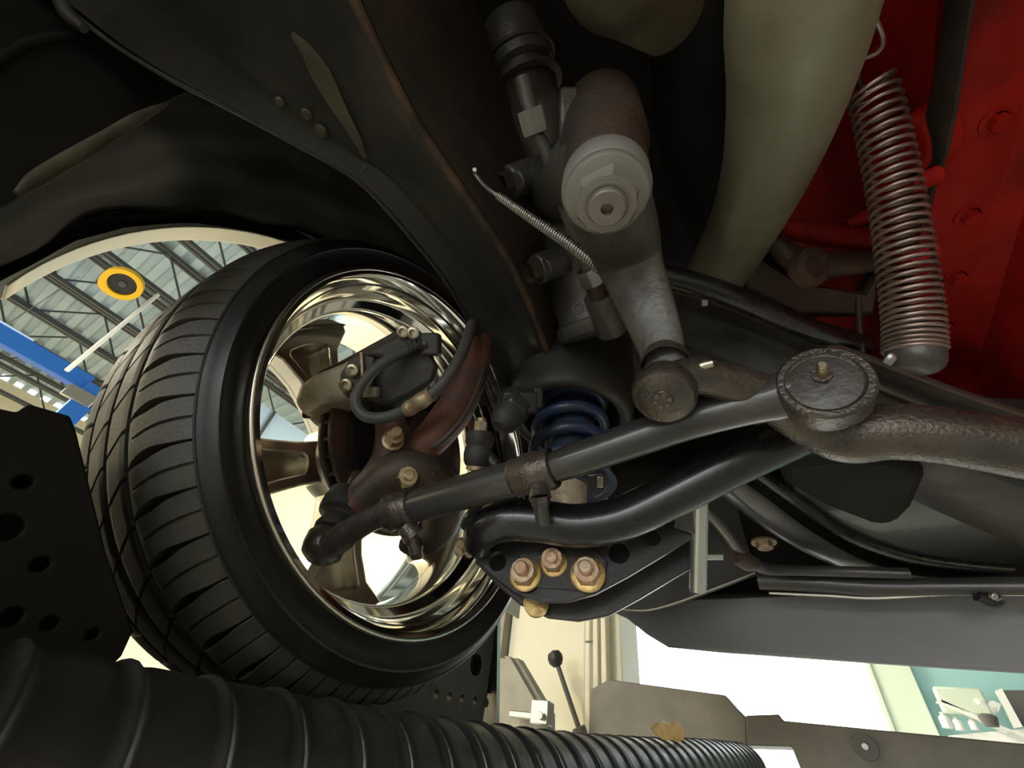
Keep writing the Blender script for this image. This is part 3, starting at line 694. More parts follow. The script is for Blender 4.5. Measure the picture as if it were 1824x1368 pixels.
b = MB(); b.tube([P(1066, 525, .402), P(1090, 590, .425)], [.0150, .0155], 18); b.build('boss', 'cast_iron', t)
b = MB(); b.tube([P(1050, 492, .39), P(1068, 530, .402)], [.0085, .009], 14); b.build('fitting', 'dark_iron', t)
for (a, c, d) in ((955, 480, .44), (905, 325, .42)):
    dd = (P(a + 60, c - 22, d + .02) - P(a, c, d)).normalized()
    MB().disc(P(a, c, d), dd, .016, .034, 18).build('mounting_ear', 'cast_iron', t)
    MB().hexa(P(a - 14, c + 6, d - .006), dd, .021, .016).build('mounting_bolt', 'dark_iron', t)
    MB().disc(P(a + 16, c - 2, d - .012), dd, .0095, .022, 14).build('bolt_shank', 'cast_iron', t)
b = MB(); e = P(1030, 549, .4305); sdn = (-CF + CR * -.1).normalized(); b.lathe([(.0045, 0), (.0047, .0012), (.006, .0012), (.0062, 0)], e, sdn, 20); b.build('cast_emblem', 'emblem', t)
b = MB(); u_, w_ = frame_of(sdn); b.box(e, (.006, .0014, .002), (u_, w_, sdn)); b.box(e, (.0014, .006, .002), (u_, w_, sdn)); b.build('cast_emblem', 'emblem', t)

# spring guarded line
def helix(path, r, wire, turns, sub=9, nseg=6, rfun=None, tfun=None):
    q = spline([tuple(p) for p in path], 60); b = MB(); N = int(turns * sub); pts = []
    ln = [0]
    for i in range(1, len(q)): ln.append(ln[-1] + (V(q[i]) - V(q[i - 1])).length)
    u = None; 
    def at(f):
        s_ = f * ln[-1]
        for i in range(1, len(q)):
            if ln[i] >= s_: 
                k = (s_ - ln[i - 1]) / max(1e-9, ln[i] - ln[i - 1]); return V(q[i - 1]).lerp(V(q[i]), k), (V(q[i]) - V(q[i - 1])).normalized()
        return V(q[-1]), (V(q[-1]) - V(q[-2])).normalized()
    for k in range(N + 1):
        f = k / N; g_ = tfun(f) if tfun else f
        p, tg = at(g_)
        if u is None: u, w = frame_of(tg)
        u = (u - tg * u.dot(tg)).normalized(); w = tg.cross(u); a = 2 * math.pi * f * turns
        rr = r * (rfun(f) if rfun else 1)
        pts.append(p + (u * math.cos(a) + w * math.sin(a)) * rr)
    b.tube(pts, wire, nseg); return b, pts
t = thing('brake_line', 'thin steel line wrapped in a fine wire spring beside the frame rail', 'brake line', P(960, 400, .35))
lp = px([(845, 308, .385), (862, 330, .38), (886, 348, .37), (940, 385, .352), (1000, 425, .338), (1045, 458, .33), (1075, 482, .326), (1100, 510, .33)])
MB().stube([(p, .0022) for p in lp], 8, 8).build('line', 'steel', t)
b, _ = helix(lp[2:7], .0036, .0009, 52, 8, 5, rfun=lambda f: .75 + .6 * f); b.build('guard_spring', 'steel', t, sharp=80)
MB().disc(P(846, 306, .383), -CF, .0022, .004, 8).build('end_fitting', 'steel', t)

# ================================================================== FRAME RAIL
Z_R = .38
left = [(-60, -110), (110, 5), (200, 75), (300, 137), (400, 187), (500, 240), (590, 290), (640, 322), (690, 372), (740, 430), (790, 492), (830, 560), (858, 620), (880, 672), (892, 712)]
right = [(560, -150), (632, 0), (665, 72), (700, 142), (740, 217), (790, 292), (850, 378), (900, 452), (935, 522), (962, 590), (978, 632), (1010, 668)]
t = thing('frame_rail', 'dark undercoated steel frame rail sweeping above the wheel', 'frame rail', PZ(640, 320, Z_R))
Lp = [PZ(a, c, Z_R) for a, c in left]; Rp = [PZ(a, c, Z_R) for a, c in right]
def resamp(pts, n):
    q = spline([tuple(p) for p in pts], 8); ln = [0]
    for i in range(1, len(q)): ln.append(ln[-1] + (V(q[i]) - V(q[i - 1])).length)
    out = []
    for k in range(n):
        s_ = ln[-1] * k / (n - 1)
        for i in range(1, len(q)):
            if ln[i] >= s_ - 1e-9:
                f = (s_ - ln[i - 1]) / max(1e-9, ln[i] - ln[i - 1]); out.append(V(q[i - 1]).lerp(V(q[i]), min(1, f))); break
    return out
NR = 48; A = resamp(Lp, NR); B = resamp(Rp, NR)
sec = [(0, .13), (0, .004), (0.03, -.001), (.06, .0), (.30, .004), (.36, .0055), (.42, .0035), (.7, .003), (.9, .002), (.955, -.002), (.985, -.004), (1.0, -.001), (1.0, .13)]
b = MB(); vs = []; fs = []; m = len(sec)
for i in range(NR):
    for f, dz in sec: vs.append(A[i].lerp(B[i], f) + UP * dz)
for i in range(NR - 1):
    for j in range(m): fs.append((i * m + j, i * m + (j + 1) % m, (i + 1) * m + (j + 1) % m, (i + 1) * m + j))
fs.append(tuple(range(m))); fs.append(tuple(reversed(range((NR - 1) * m, NR * m))))
b.add(vs, fs); b.build('rail', 'frame_black', t, sharp=50)
b = MB(); b.tube([p + V((.001, 0, -.0005)) for p in A], .0022, 8); b.build('outer_lip', 'frame_black', t)
b = MB(); b.tube([p - UP * .001 for p in B], .0042, 8); b.build('inner_lip', 'frame_rust', t)
# welded reinforcement strip on the underside
st = [(520, 60), (548, 92), (570, 128), (592, 170), (614, 210), (636, 248), (650, 282)]
wv = [.002, .006, .009, .008, .006, .0045, .0015]
b = MB(); b.stube([(PZ(a, c, Z_R + .001), w_) for (a, c), w_ in zip(st, wv)], 10, 5, flat=(.35, 1), hint=UP); b.build('weld_strip', 'seam_tan', t)
for (a, c, r) in ((497, 182, .004), (545, 205, .005), (570, 235, .006), (648, 300, .003)):
    b = MB(); b.lathe([(.0001, -.0012), (r * .7, -.001), (r, .001)], PZ(a, c, Z_R + .002), UP, 12); b.build('drip', 'seam_tan', t)
b = MB(); b.stube([(PZ(110, 0, Z_R), .006), (PZ(125, 30, Z_R - .004), .006), (PZ(150, 50, Z_R - .006), .004)], 10, 4); b.build('bracket_tab', 'frame_black', t)
# inner side plate
b = MB(); vs = []; fs = []
for i in range(NR): vs += [B[i] + V((-.004, 0, .004)), B[i] + V((-.03, 0, .06)), B[i] + V((-.035, 0, .22)), B[i] + V((-.02, 0, .22)), B[i] + V((-.015, 0, .06)), B[i] + V((.004, 0, .004))]
for i in range(NR - 1):
    for j in range(6): fs.append((i * 6 + j, i * 6 + (j + 1) % 6, (i + 1) * 6 + (j + 1) % 6, (i + 1) * 6 + j))
b.add(vs, fs); b.build('inner_plate', 'plate_brown', t)

# ================================================================== SPRING TOWER / CROSSMEMBER
SA = V((.196, -.378, 0))
t = thing('spring_tower', 'black spring pocket of the crossmember with a rolled lower lip', 'spring tower', SA + UP * .33)
b = MB(); b.lathe([(.062, .335), (.068, .331), (.075, .333), (.079, .340), (.080, .352), (.084, .375), (.086, .50), (.060, .50), (.060, .345), (.062, .335)], SA, UP, 56); b.build('pocket', 'frame_black', t, sharp=50)
# bump stop
t = thing('bump_stop', 'worn rubber bump stop in a steel cup under the frame rail', 'bump stop', P(905, 760, .44))
bo = P(925, 712, .455); bd = (P(888, 765, .43) - bo).normalized()
MB().box(P(926, 716, .452), (.038, .024, .03), (CR, CU, CF)).build('bracket', 'frame_black', t, bevel=.003)
b = MB(); b.lathe([(.0001, -.004), (.019, -.004), (.021, .0), (.020, .018), (.0165, .021), (.0001, .021)], bo, bd, 6); b.build('cup', 'satin_black', t, bevel=.002, sharp=30)
b = MB(); b.lathe([(.0175, .018), (.0178, .026), (.015, .036), (.010, .042), (.0001, .044)], bo, bd, 22); b.build('rubber', 'boot_rubber', t)
MB().box(P(958, 708, .45), (.010, .022, .024), (CR, CU, CF)).build('bracket', 'frame_black', t, bevel=.002)

# coil spring and shock
t = thing('coil_spring', 'dark blue coil spring under the crossmember pocket', 'coil spring', SA + UP * .255)
b, _ = helix([SA + UP * .252, SA + UP * .30, SA + UP * .42],   .042, .0072, 5.4, 26, 12); b.build('coil', 'blue_paint', t, sharp=80)
MB().lathe([(.022, .243), (.052, .243), (.055, .246), (.052, .249), (.022, .250)], SA, UP, 40).build('lower_seat', 'blue_paint', t)
t = thing('shock_absorber', 'tan speckled shock absorber body below the blue spring', 'shock absorber', SA + UP * .17)
MB().lathe([(.0001, .165), (.018, .165), (.0215, .17), (.0215, .242), (.0001, .242)], SA, UP, 36).build('body', 'shock_tan', t)
MB().lathe([(.0001, .24), (.030, .24), (.030, .42), (.0001, .42)], SA, UP, 30).build('sleeve', 'blue_paint', t)
MB().disc(SA + V((.02, 0, .155)), -XX, .012, .04, 18).build('lower_eye', 'satin_black', t)
t2 = thing('clip_bracket', 'small black bracket with a bright clip beside the shock body', 'bracket', P(1070, 860, .45))
MB().prism(px([(1045, 845, .44), (1075, 842, .44), (1086, 856, .44), (1078, 878, .44), (1062, 888, .44), (1050, 870, .44)]), CF * .01).build('plate', 'satin_black', t2, bevel=.002)
MB().box(P(1068, 858, .437), (.007, .012, .004), (CR, CU, CF)).build('clip', 'steel', t2, bevel=.001)

# ================================================================== SWAY BAR LINK
t = thing('sway_bar_link', 'sway bar end link with stacked rubber bushings', 'sway bar link', P(845, 900, .40))
l0, l1 = P(858, 745, .415), P(842, 905, .395); ld = (l1 - l0); LL = ld.length; ld.normalize()
MB().tube([l0, l1 + ld * .02], .0048, 12).build('bolt', 'crimp_brass', t)
MB().hexa(l0 + ld * .004, ld, .012, .009).build('nut', 'zinc', t)
b = MB(); b.lathe([(.005, .013), (.0125, .0135), (.0142, .018), (.0138, .025), (.0122, .028), (.0135, .031), (.0142, .036), (.0135, .043), (.0115, .047), (.005, .047)], l0, ld, 24); b.build('bushing', 'boot_rubber', t)
MB().lathe([(.005, .047), (.0105, .0475), (.0105, .051), (.005, .052)], l0, ld, 20).build('washer', 'crimp_brass', t)
b = MB(); b.stube([(P(868, 810, .405), .006), (P(895, 845, .40), .0065), (P(925, 870, .40), .0065)], 10, 5); b.build('arm_eye', 'satin_black', t)

# ================================================================== LOWER CONTROL ARM
pn = V((.295, -.955, .02)).normalized(); pc = P(987, 1003, .352).dot(pn)     # pn points away from the lens
def pl(a, c, dz=0): return PN(a, c, pn, pc + dz)
nrm = pn.normalized()
t = thing('lower_control_arm', 'black tubular lower control arm with gusset plates and rusty bolts', 'control arm', pl(985, 1060))
out = [(832, 978), (850, 955), (880, 930), (960, 915), (1060, 915), (1160, 905), (1250, 905), (1252, 938), (1236, 956), (1180, 990), (1120, 1026), (1060, 1058), (1010, 1072), (960, 1073), (915, 1056), (880, 1030), (852, 1002)]
cu2, cw2 = frame_of(nrm)
hole = [circ(pl(a, c), cu2, cw2, r, 20) for a, c, r in ((886, 1000, .0075), (1102, 983, .0085), (1160, 955, .007))]
MB().prism([pl(a, c) for a, c in out], nrm * .005, hole).build('lower_plate', 'satin_black', t, bevel=.0012)
out2 = [(845, 1000), (900, 960), (1060, 940), (1250, 930), (1254, 998), (1200, 1030), (1140, 1066), (1085, 1096), (1030, 1106), (975, 1100), (925, 1076), (885, 1042)]
MB().prism([pl(a, c, .034) for a, c in out2], nrm * .005).build('upper_plate', 'satin_black', t, bevel=.0012)
# raised shock mount pad
pad = [(950, 946), (1030, 942), (1082, 1000), (1078, 1030), (1050, 1052), (955, 1045), (925, 1030), (922, 990)]
MB().prism([pl(a, c, -.004) for a, c in pad], nrm * .004).build('mount_pad', 'satin_black', t, bevel=.0012)
def lbolt(a, c, dz, af, wr, wm, sh):
    o = pl(a, c, dz)
    MB().lathe([(.0001, 0), (wr, 0), (wr, .0015), (wr * .88, .0024), (.0001, .0024)], o, -nrm, 28).build('washer', wm, t)
    MB().hexa(o - nrm * .0024, -nrm, af, .0095, hint=V((1, .4, 0))).build('nut', 'rusty_bolt', t, sharp=25)
    MB().disc(o - nrm * .0115, -nrm, af * .30, sh, 16, bev=.2).build('stud', 'rusty_bolt', t)
lbolt(936, 1024, -.004, .0188, .0135, 'yellow_washer', .007)
lbolt(987, 1003, -.004, .0165, .0115, 'yellow_washer', .003)
lbolt(1047, 1023, -.004, .0188, .0140, 'yellow_washer', .007)
MB().lathe([(.0001, 0), (.011, 0), (.011, .004), (.0001, .004)], pl(956, 1076, .028), -nrm, 24).build('washer', 'yellow_washer', t)
b = MB(); b.stube([(P(850, 976, .366), .0115), (P(860, 945, .360), .0160), (P(900, 927, .354), .0172), (P(960, 928, .347), .0172), (P(1030, 936, .340), .0172), (P(1110, 922, .334), .0172), (P(1200, 880, .328), .0172), (P(1300, 828, .322), .0172), (P(1390, 786, .320), .0172), (P(1450, 760, .320), .0172)], 26, 8); b.build('main_tube', 'gloss_black', t, sharp=60)
MB().hexa(pl(986, 958, -.002), -nrm, .012, .003).build('bolt_head', 'satin_black', t)
# cross strut on the inner end
b = MB(); b.tube([P(1246, 890, .336), P(1243, 1048, .350)], .0070, 16); b.build('strut', 'galvanised', t)
b = MB(); b.stube([(P(1228, 1052, .352), .003), (P(1245, 1050, .350), .0035), (P(1258, 1036, .348), .0025)], 8, 4); b.build('weld', 'satin_black', t)
for q in ([(1200, 940), (1240, 952), (1250, 940), (1252, 905), (1210, 905)],):
    MB().prism([P(a, c, .336) for a, c in q], CF * .004).build('gusset', 'satin_black', t, bevel=.001)
MB().box(P(1262, 988, .350), (.020, .005, .012), (CR, CU, CF)).build('tab', 'galvanised', t, bevel=.001)
# ball joint bits at the outer end
for q, r in (((822, 968, .372), .0055), ((818, 982, .372), .0050), ((835, 985, .37), .0045)):
    b = MB(); b.lathe([(.0001, -r), (r * .8, -r * .5), (r, 0), (r * .8, r * .6), (.0001, r)], P(*q), CR, 12); b.build('weld_bead', 'crimp_brass', t)
b = MB(); b.stube([(P(832, 940, .372), .007), (P(842, 922, .37), .0075), (P(856, 914, .368), .006)], 12, 4); b.build('bracket', 'satin_black', t)

# ================================================================== ENGINE SIDE
EX = -.215
t = thing('engine_block', 'red painted engine block with a bolted oil pan rail', 'engine', (EX - .2, -.3, .42))
# block side wall, leaning outwards, with pockets
b = MB()
rail = [(1850, -260), (1806, -80), (1790, 0), (1765, 230), (1720, 385), (1680, 580), (1655, 672), (1640, 740)]
Rl = [PZ(a, c, .43) for a, c in rail]
wallp = [(-.235, .35, .46), (-.225, .0, .46), (-.215, -.2, .46), (-.20, -.40, .46), (-.19, -.70, .46), (-.19, -1.0, .46)]
vs = []; fs = []
hs = [(.0, -.03), (.025, .035), (.03, .06), (.025, .10), (.04, .16), (.035, .45)]
for p in wallp:
    for dx, dz in hs: vs.append(V(p) + V((dx, 0, dz)))
m = len(hs)
for i in range(len(wallp) - 1):
    for j in range(m - 1): fs.append((i * m + j, i * m + j + 1, (i + 1) * m + j + 1, (i + 1) * m + j))
b.add(vs, fs)
b.box((-.42, -.3, .75), (.36, 1.3, .5)); b.build('block', 'engine_red', t, sharp=50)
# pan rail flange + scalloped pan edge
q = resamp(Rl, 30)
b = MB(); vs = []; fs = []
prof_ = [(.030, .012), (.034, .006), (.034, -.004), (.016, -.008), (.004, -.012), (-.02, -.012), (-.02, .012)]
for p in q:
    for dx, dz in prof_: vs.append(p + V((dx, 0, dz)))
m = len(prof_)
for i in range(len(q) - 1):
    for j in range(m): fs.append((i * m + j, i * m + (j + 1) % m, (i + 1) * m + (j + 1) % m, (i + 1) * m + j))
b.add(vs, fs); b.build('pan_rail', 'engine_red', t, sharp=40)
b = MB(); vs = []; fs = []
pp = [(-.004, -.010), (-.03, -.018), (-.045, -.10), (-.055, -.17), (-.10, -.20), (-.30, -.205)]
for p in q[:26]:
    for dx, dz in pp: vs.append(p + V((dx, 0, dz)))
m = len(pp)
for i in range(25):
    for j in range(m - 1): fs.append((i * m + j, i * m + j + 1, (i + 1) * m + j + 1, (i + 1) * m + j))
b.add(vs, fs); b.build('oil_pan', 'engine_red', t, sharp=50)
for a, c in ((1772, 215), (1724, 383), (1702, 492), (1681, 580), (1661, 660)):
    o = PZ(a, c, .421); MB().lathe([(.0001, .0), (.0105, 0), (.0105, .002), (.0075, .003), (.0001, .003)], o, DN, 16).build('bolt_washer', 'engine_red', t)
    MB().hexa(o - UP * .003, DN, .012, .007).build('bolt_head', 'engine_red', t)
# bulges, bosses and freeze plug on the block side
def boss(a, c, x, r, h, m='engine_red', nm='boss', rim=True):
    o = PX(a, c, x); b = MB()
    b.lathe([(r * 1.25, -.01), (r * 1.1, h * .5), (r, h * .9), (r * .92, h)] + ([(r * .82, h), (r * .78, h * .35), (.0001, h * .3)] if rim else [(.0001, h)]), o, V((1, .1, -.25)), 28); return b.build(nm, m, t)
boss(1475, 345, -.185, .024, .014, nm='freeze_plug'); boss(1640, 110, -.212, .05, .02, rim=False, nm='cylinder_bulge'); boss(1640, 250, -.19, .022, .012, rim=False)
boss(1645, 322, -.175, .006, .010, rim=False); boss(1535, 392, -.165, .007, .016, rim=False, nm='bolt_head'); boss(1440, 400, -.175, .016, .012, rim=False); boss(1640, 455, -.17, .007, .012, rim=False, nm='bolt_head')
b = MB(); b.stube([(P(1370, 400, .47), .010), (P(1450, 415, .46), .012), (P(1530, 425, .455), .012), (P(1580, 430, .45), .010)], 12, 5); b.build('casting_ridge', 'engine_red', t)
b = MB(); b.stube([(P(1380, 430, .46), .014), (P(1430, 470, .455), .020), (P(1500, 470, .45), .018), (P(1570, 465, .45), .012)], 16, 5, flat=(1, .7)); b.build('mount_foot', 'dark_iron', t)
MB().lathe([(.022, 0), (.020, .008), (.012, .010), (.011, .004), (.0001, .004)], P(1437, 478, .432), -CF + CR * .2, 24).build('mount_eye', 'dark_iron', t)
b = MB(); b.prism(px([(1330, 440, .50), (1420, 500, .48), (1540, 520, .47), (1570, 470, .47), (1560, 560, .47), (1420, 560, .49), (1330, 510, .50)]), CF * .02); b.build('mount_bracket', 'dark_iron', t, bevel=.004)

b = MB(); b.stube([(PX(a, c, -.192), w_) for (a, c), w_ in zip([(1722, -60), (1706, 20), (1690, 130), (1668, 240), (1640, 330), (1630, 430), (1618, 520), (1606, 600)], (.014, .014, .015, .018, .020, .017, .016, .016))], 14, 6, flat=(.3, 1), hint=XX); b.build('dark_gap_strip', 'plate_brown', t)  # dark gap beside the pan rail, painted in as a flat brown strip
# radiator ahead of the engine
t = thing('radiator', 'dark radiator core deep behind the crossmember', 'radiator', (-.25, -.93, .27))
MB().box((-.25, -.93, .55), (.95, .04, .56)).build('core', 'undercoat_shade', t, bevel=.004)
for zz in (.27, .83): MB().box((-.25, -.93, zz), (1.0, .06, .04)).build('tank', 'satin_black', t, bevel=.006)
# return spring
t = thing('return_spring', 'long extension spring hanging in front of the red engine', 'spring', P(1636, 640, .30))
sp_ = px([(1548, 150, .335), (1562, 190, .334), (1590, 320, .328), (1612, 460, .320), (1625, 560, .314), (1628, 625, .310)])
b, hp_ = helix(sp_, .0165, .00165, 36, 20, 8, tfun=lambda f: 1 - (1 - f) ** 1.28 if f < 1 else 1, rfun=lambda f: .95 + .12 * f); b.build('coils', 'spring_wire', t, sharp=80)
top = hp_[0]
b = MB(); b.stube([(top, .00165), (P(1528, 116, .325), .00165), (P(1562, 94, .315), .00165), (P(1573, 72, .31), .00165), (P(1560, 34, .31), .00165), (P(1540, -20, .31), .00165)], 8, 6); b.build('top_hook', 'spring_wire', t)
b = MB(); b.stube([(P(1626, 595, .312), .016), (P(1630, 625, .309), .0172), (P(1630, 645, .307), .0165), (P(1624, 660, .307), .009)], 18, 5); b.build('lower_cup', 'cast_iron', t)
b = MB(); b.stube([(P(1578, 648, .30), .003), (P(1588, 636, .298), .0034), (P(1594, 632, .297), .002)], 8, 4); b.build('lower_hook', 'steel', t)

# header pipes
t = thing('exhaust_header', 'olive grey exhaust pipe curving down beside the engine', 'exhaust pipe', P(1330, 440, .40))
b = MB(); b.stube([(P(1480, -260, .19), .0370), (P(1445, -100, .205), .0370), (P(1425, 10, .225), .0370), (P(1412, 110, .258), .0370), (P(1394, 200, .30), .0370), (P(1366, 300, .37), .0370), (P(1325, 400, .46), .0370), (P(1265, 510, .55), .0370)], 40, 8); b.build('pipe', 'olive_pipe', t, sharp=80)
t = thing('exhaust_header', 'rounded olive exhaust pipe end at the top above the pitman arm', 'exhaust pipe', P(1090, 0, .34))
b = MB(); b.stube([(P(1090, -330, .24), .046), (P(1090, -160, .285), .045), (P(1092, -60, .33), .041), (P(1130, -20, .40), .040), (P(1220, 40, .50), .040)], 36, 8); b.build('pipe', 'olive_pipe', t, sharp=80)
t = thing('exhaust_header', 'pipe painted dark for shadow between the pitman arm and the olive pipe', 'exhaust pipe', P(1250, 350, .50))
b = MB(); b.stube([(P(1240, -60, .46), .045), (P(1230, 120, .50), .045), (P(1240, 260, .54), .045), (P(1290, 400, .56), .045), (P(1340, 520, .58), .045)], 30, 8); b.build('pipe', 'undercoat_shade', t, sharp=80)  # near-black material puts the shadow into this pipe's colour

# ================================================================== LOWER RIGHT: CROSSMEMBER, BARS, PAN
t = thing('front_crossmember', 'black front crossmember behind the steering link', 'crossmember', P(1500, 700, .50))
top = [(1195, 545), (1300, 580), (1430, 632), (1560, 680), (1700, 735), (1860, 790)]
b = MB(); vs = []; fs = []
T = resamp([P(a, c, d) for (a, c), d in zip(top, (.56, .52, .48, .45, .43, .41))], 24)
for p in T:
    for q in ((0, .03, .004), (0, .0, .0), (0, -.03, -.05), (0, -.07, -.06), (0, -.16, -.05), (0, -.16, .02), (0, -.05, .02)): vs.append(p + V(q))
for i in range(23):
    for j in range(7): fs.append((i * 7 + j, i * 7 + (j + 1) % 7, (i + 1) * 7 + (j + 1) % 7, (i + 1) * 7 + j))
fs.append(tuple(range(7))); fs.append(tuple(reversed(range(23 * 7, 24 * 7)))); b.add(vs, fs); b.build('beam', 'frame_black', t, sharp=30, bevel=.004)
b = MB(); b.tube([p + V((0, .031, .004)) for p in T], .0042, 8); b.build('flange_lip', 'dark_iron', t)
b = MB(); b.tube([p + V((-.0, .004, -.012)) for p in T[9:]], .0035, 8); b.build('seam', 'cast_iron', t)
b = MB(); b.stube([(P(1528, 530, .46), .003), (P(1532, 600, .45), .003), (P(1540, 650, .44), .003)], 8, 4); b.build('edge_strip', 'dark_iron', t)
t = thing('black_tube', 'glossy black tube running right behind the pitman arm', 'tube', P(1350, 560, .45))
b = MB(); b.stube([(P(1170, 490, .46), .011), (P(1215, 498, .455), .0118), (P(1290, 522, .45), .0122), (P(1370, 555, .45), .0122), (P(1450, 590, .45), .0122), (P(1540, 615, .46), .0122)], 20, 6); b.build('tube', 'gloss_black', t)
MB().box(P(1254, 540, .44), (.006, .006, .004), (CR, CU, CF)).build('clip', 'galvanised', t)

# large pan / subframe sheet
ZP = .315
sheet = [(1405, 880), (1450, 925), (1540, 972), (1640, 1000), (1740, 1010), (1900, 1012), (2100, 1010), (2100, 760), (1700, 740), (1420, 800)]
t = thing('subframe_pan', 'broad grey black subframe panel with curved rolled edge', 'subframe', PZ(1700, 960, ZP))
MB().prism([PZ(a, c, ZP) for a, c in sheet], (0, 0, .03)).build('panel', 'satin_black', t, bevel=.004)
def ribbon(name, lst, zs, w, m, h=.012, thk=None):
    pts = [PZ(a, c, z) for (a, c), z in zip(lst, zs)]
    b = MB(); b.stube([(p, w) for p in pts], 12, 8, flat=(h / w, 1), hint=UP); return b.build(name, m, t)
ribbon('rolled_edge', [(1290, 800), (1350, 845), (1420, 895), (1500, 950), (1590, 985), (1680, 1004), (1800, 1016), (1950, 1022)], [.31] * 8, .010, 'gloss_black', .010)
b = MB(); b.stube([(PZ(a, c, .285), w_) for (a, c), w_ in zip([(1275, 850), (1340, 898), (1420, 955), (1510, 1002), (1600, 1028), (1700, 1038), (1824, 1042), (1980, 1044)], (.018, .020, .020, .018, .015, .012, .010, .010))], 12, 8, flat=(.4, 1), hint=UP); b.build('outer_flange', 'satin_black', t)
b = MB(); b.prism([PZ(a, c, .27) for a, c in ((1385, 830), (1500, 815), (1600, 820), (1655, 850), (1630, 905), (1600, 935), (1560, 940), (1470, 905), (1400, 865))], (0, 0, .05)); b.build('oil_filter_well', 'undercoat_shade', t, bevel=.012)
for a, c in ((1360, 965),): MB().hexa(PZ(a, c, .29), DN, .02, .01).build('bolt_head', 'rusty_bolt', t); 
MB().lathe([(.0001, 0), (.017, 0), (.017, .003), (.0001, .003)], PZ(1360, 964, .292), DN, 20).build('washer', 'crimp_brass', t)
t = thing('sway_bar', 'thin dark sway bar bending towards the control arm', 'sway bar', P(1400, 1020, .6))
b = MB(); b.stube([(P(1255, 905, .46), .006), (P(1290, 945, .48), .0065), (P(1325, 990, .51), .007), (P(1360, 1012, .55), .0075), (P(1420, 1016, .57), .007), (P(1500, 1018, .56), .007), (P(1620, 1022, .53), .007)], 16, 7); b.build('bar', 'satin_black', t)
b = MB(); b.stube([(P(1310, 990, .50), .009), (P(1330, 1000, .505), .011), (P(1345, 1004, .51), .008)], 12, 4); b.build('bushing', 'dark_iron', t)
t = thing('radiator_support', 'black lower radiator support with a bright edge above the air dam', 'support bar', P(1500, 1062, .56))
b = MB(); b.stube([(P(1350, 1035, .62), .013), (P(1440, 1038, .59), .013), (P(1560, 1046, .55), .013), (P(1700, 1046, .51), .012), (P(1900, 1046, .46), .012)], 16, 6, flat=(.9, 1)); b.build('bar', 'satin_black', t)
b = MB(); b.stube([(P(1370, 1056, .61), .002), (P(1480, 1061, .57), .002), (P(1560, 1065, .545), .002), (P(1700, 1058, .505), .002), (P(1900, 1060, .455), .002)], 8, 6); b.build('edge', 'steel', t)
b = MB(); b.stube([(P(1740, 1062, .49), .006), (P(1765, 1072, .485), .008), (P(1785, 1066, .48), .005)], 12, 4); b.build('clip', 'gloss_black', t)
MB().disc(P(1766, 1060, .475), -CF, .004, .004, 10).build('rivet', 'steel', t)
# wide splash panel edge under the arm
q = [(1100, 1084), (1150, 1086), (1200, 1074), (1260, 1052), (1345, 1020)]
t = thing('splash_panel', 'dark splash panel with a thin bright curved edge under the control arm', 'panel', P(1150, 1086, .62))
e = [P(a, c, .62) for a, c in q]; b = MB(); up_ = [p + V((0, .04, .13)) for p in e]
b.prism(e + list(reversed(up_)), (.0, -.006, -.002)); b.build('panel', 'satin_black', t)
b = MB(); b.stube([(p, .0016) for p in e], 8, 6); b.build('edge', 'steel', t)
b = MB(); b.prism([PY(a, c, -.785) for a, c in ((1075, 700), (1200, 640), (1450, 660), (1560, 820), (1560, 960), (1480, 1030), (1345, 1022), (1250, 1052), (1150, 1080), (1105, 1080), (1085, 960))], (0, -.01, 0)); b.build('dark_backing', 'undercoat_shade', t)  # added dark sheet closing the bright see-through gaps behind the arm

# ================================================================== CAR BODY (white fender, liner, air dam)
t = thing('parked_car', 'white car body with dark wheel well, fender lip and front air dam', 'car', (.6, -.3, .2))
def arch(name, r0, r1, x0, x1, a0, a1, m, wob=0, n=64, thick=.006):
    b = MB(); vs = []; fs = []; nx = 14
    rnd = random.Random(4)
    for i in range(n + 1):
        a = R(a0 + (a1 - a0) * i / n)
        for j in range(nx + 1):
            f = j / nx; r = r0 + (r1 - r0) * f + wob * (math.sin(9 * a + 5 * f) * .5 + math.sin(17 * a - 9 * f) * .35 + math.sin(23 * f + 4 * a) * .25)
            vs.append((x0 + (x1 - x0) * f, WC.y + r * math.cos(a), WC.z + r * math.sin(a)))
    for i in range(n):
        for j in range(nx): k = i * (nx + 1) + j; fs.append((k, k + 1, k + nx + 2, k + nx + 1))
    b.add(vs, fs); o = b.build(name, m, t, sharp=80)
    md = o.modifiers.new('solid', 'SOLIDIFY'); md.thickness = thick; md.offset = 0
    return o
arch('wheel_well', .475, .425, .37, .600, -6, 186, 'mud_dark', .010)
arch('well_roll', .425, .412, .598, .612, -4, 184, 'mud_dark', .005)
arch('fender_lip', .402, .398, .604, .640, -3, 183, 'white_paint', 0, thick=.002)
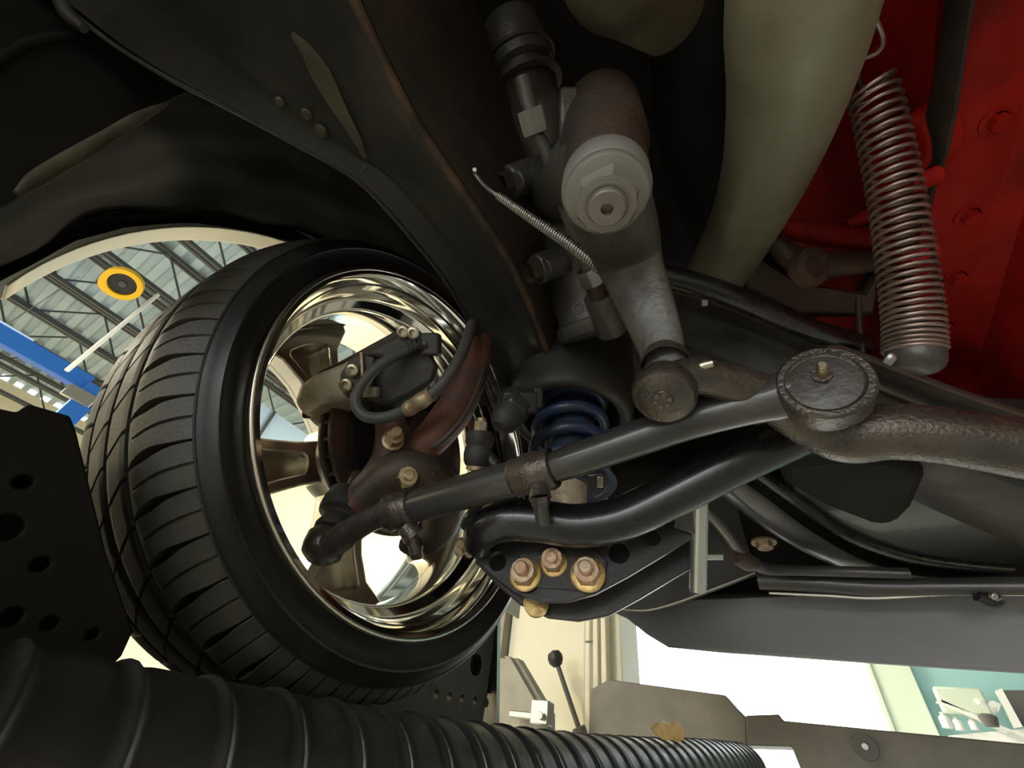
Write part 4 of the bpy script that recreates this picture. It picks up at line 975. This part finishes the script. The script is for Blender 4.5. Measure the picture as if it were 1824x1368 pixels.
# fender skin above the arch
out = [(.64, WC.y + .400 * math.cos(R(a)), WC.z + .400 * math.sin(R(a))) for a in range(183, -4, -6)]
out = [(.64, -1.0, .28)] + out + [(.64, .9, .28), (.64, .9, .95), (.64, -1.0, .95)]
MB().prism([V(p) for p in out], (.004, 0, 0)).build('fender_skin', 'white_paint', t)
MB().box((-.26, -.05, .97), (1.84, 1.9, .03)).build('hood', 'undercoat_shade', t)
MB().box((-.26, .92, .66), (1.84, .03, .62)).build('firewall', 'undercoat_shade', t)
MB().box((-.26, 2.45, .36), (1.84, 3.1, .03)).build('floor_pan', 'undercoat_shade', t)
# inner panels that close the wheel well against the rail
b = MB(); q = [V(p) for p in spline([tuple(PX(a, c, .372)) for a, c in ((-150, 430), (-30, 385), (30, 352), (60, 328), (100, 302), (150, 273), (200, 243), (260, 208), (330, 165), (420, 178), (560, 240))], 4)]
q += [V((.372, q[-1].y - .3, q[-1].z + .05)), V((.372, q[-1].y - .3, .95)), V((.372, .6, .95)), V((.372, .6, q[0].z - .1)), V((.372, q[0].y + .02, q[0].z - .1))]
b.prism(q, (.006, 0, 0)); b.build('inner_fender', 'undercoat_shade', t)
# seam along the roll of the well; light on its ridge painted as tan
b = MB(); b.stube([(PX(a, c, .366), w_) for (a, c), w_ in zip([(30, 345), (60, 322), (100, 297), (150, 268), (200, 238), (250, 208), (298, 184)], (.002, .0045, .005, .005, .0045, .004, .0015))], 10, 5); b.build('seam', 'seam_tan', t)
# air dam
ya = -.80
ad_ = [PY(a, c, ya) for a, c in ((1085, 1086), (1115, 1100), (1150, 1128), (1188, 1151), (1290, 1161), (1420, 1170), (1560, 1180), (1700, 1189), (1830, 1197), (2100, 1216))]
top_ = [p + V((0, 0, 0)) for p in ad_]
b = MB(); tp = [V((p.x, ya, .25)) for p in reversed(ad_)]
b.prism(ad_ + tp, (0, -.012, 0)); b.build('air_dam', 'dam_plastic', t, bevel=.003)
for o in bpy.data.objects:
    if '_b' in o.keys(): del o['_b']
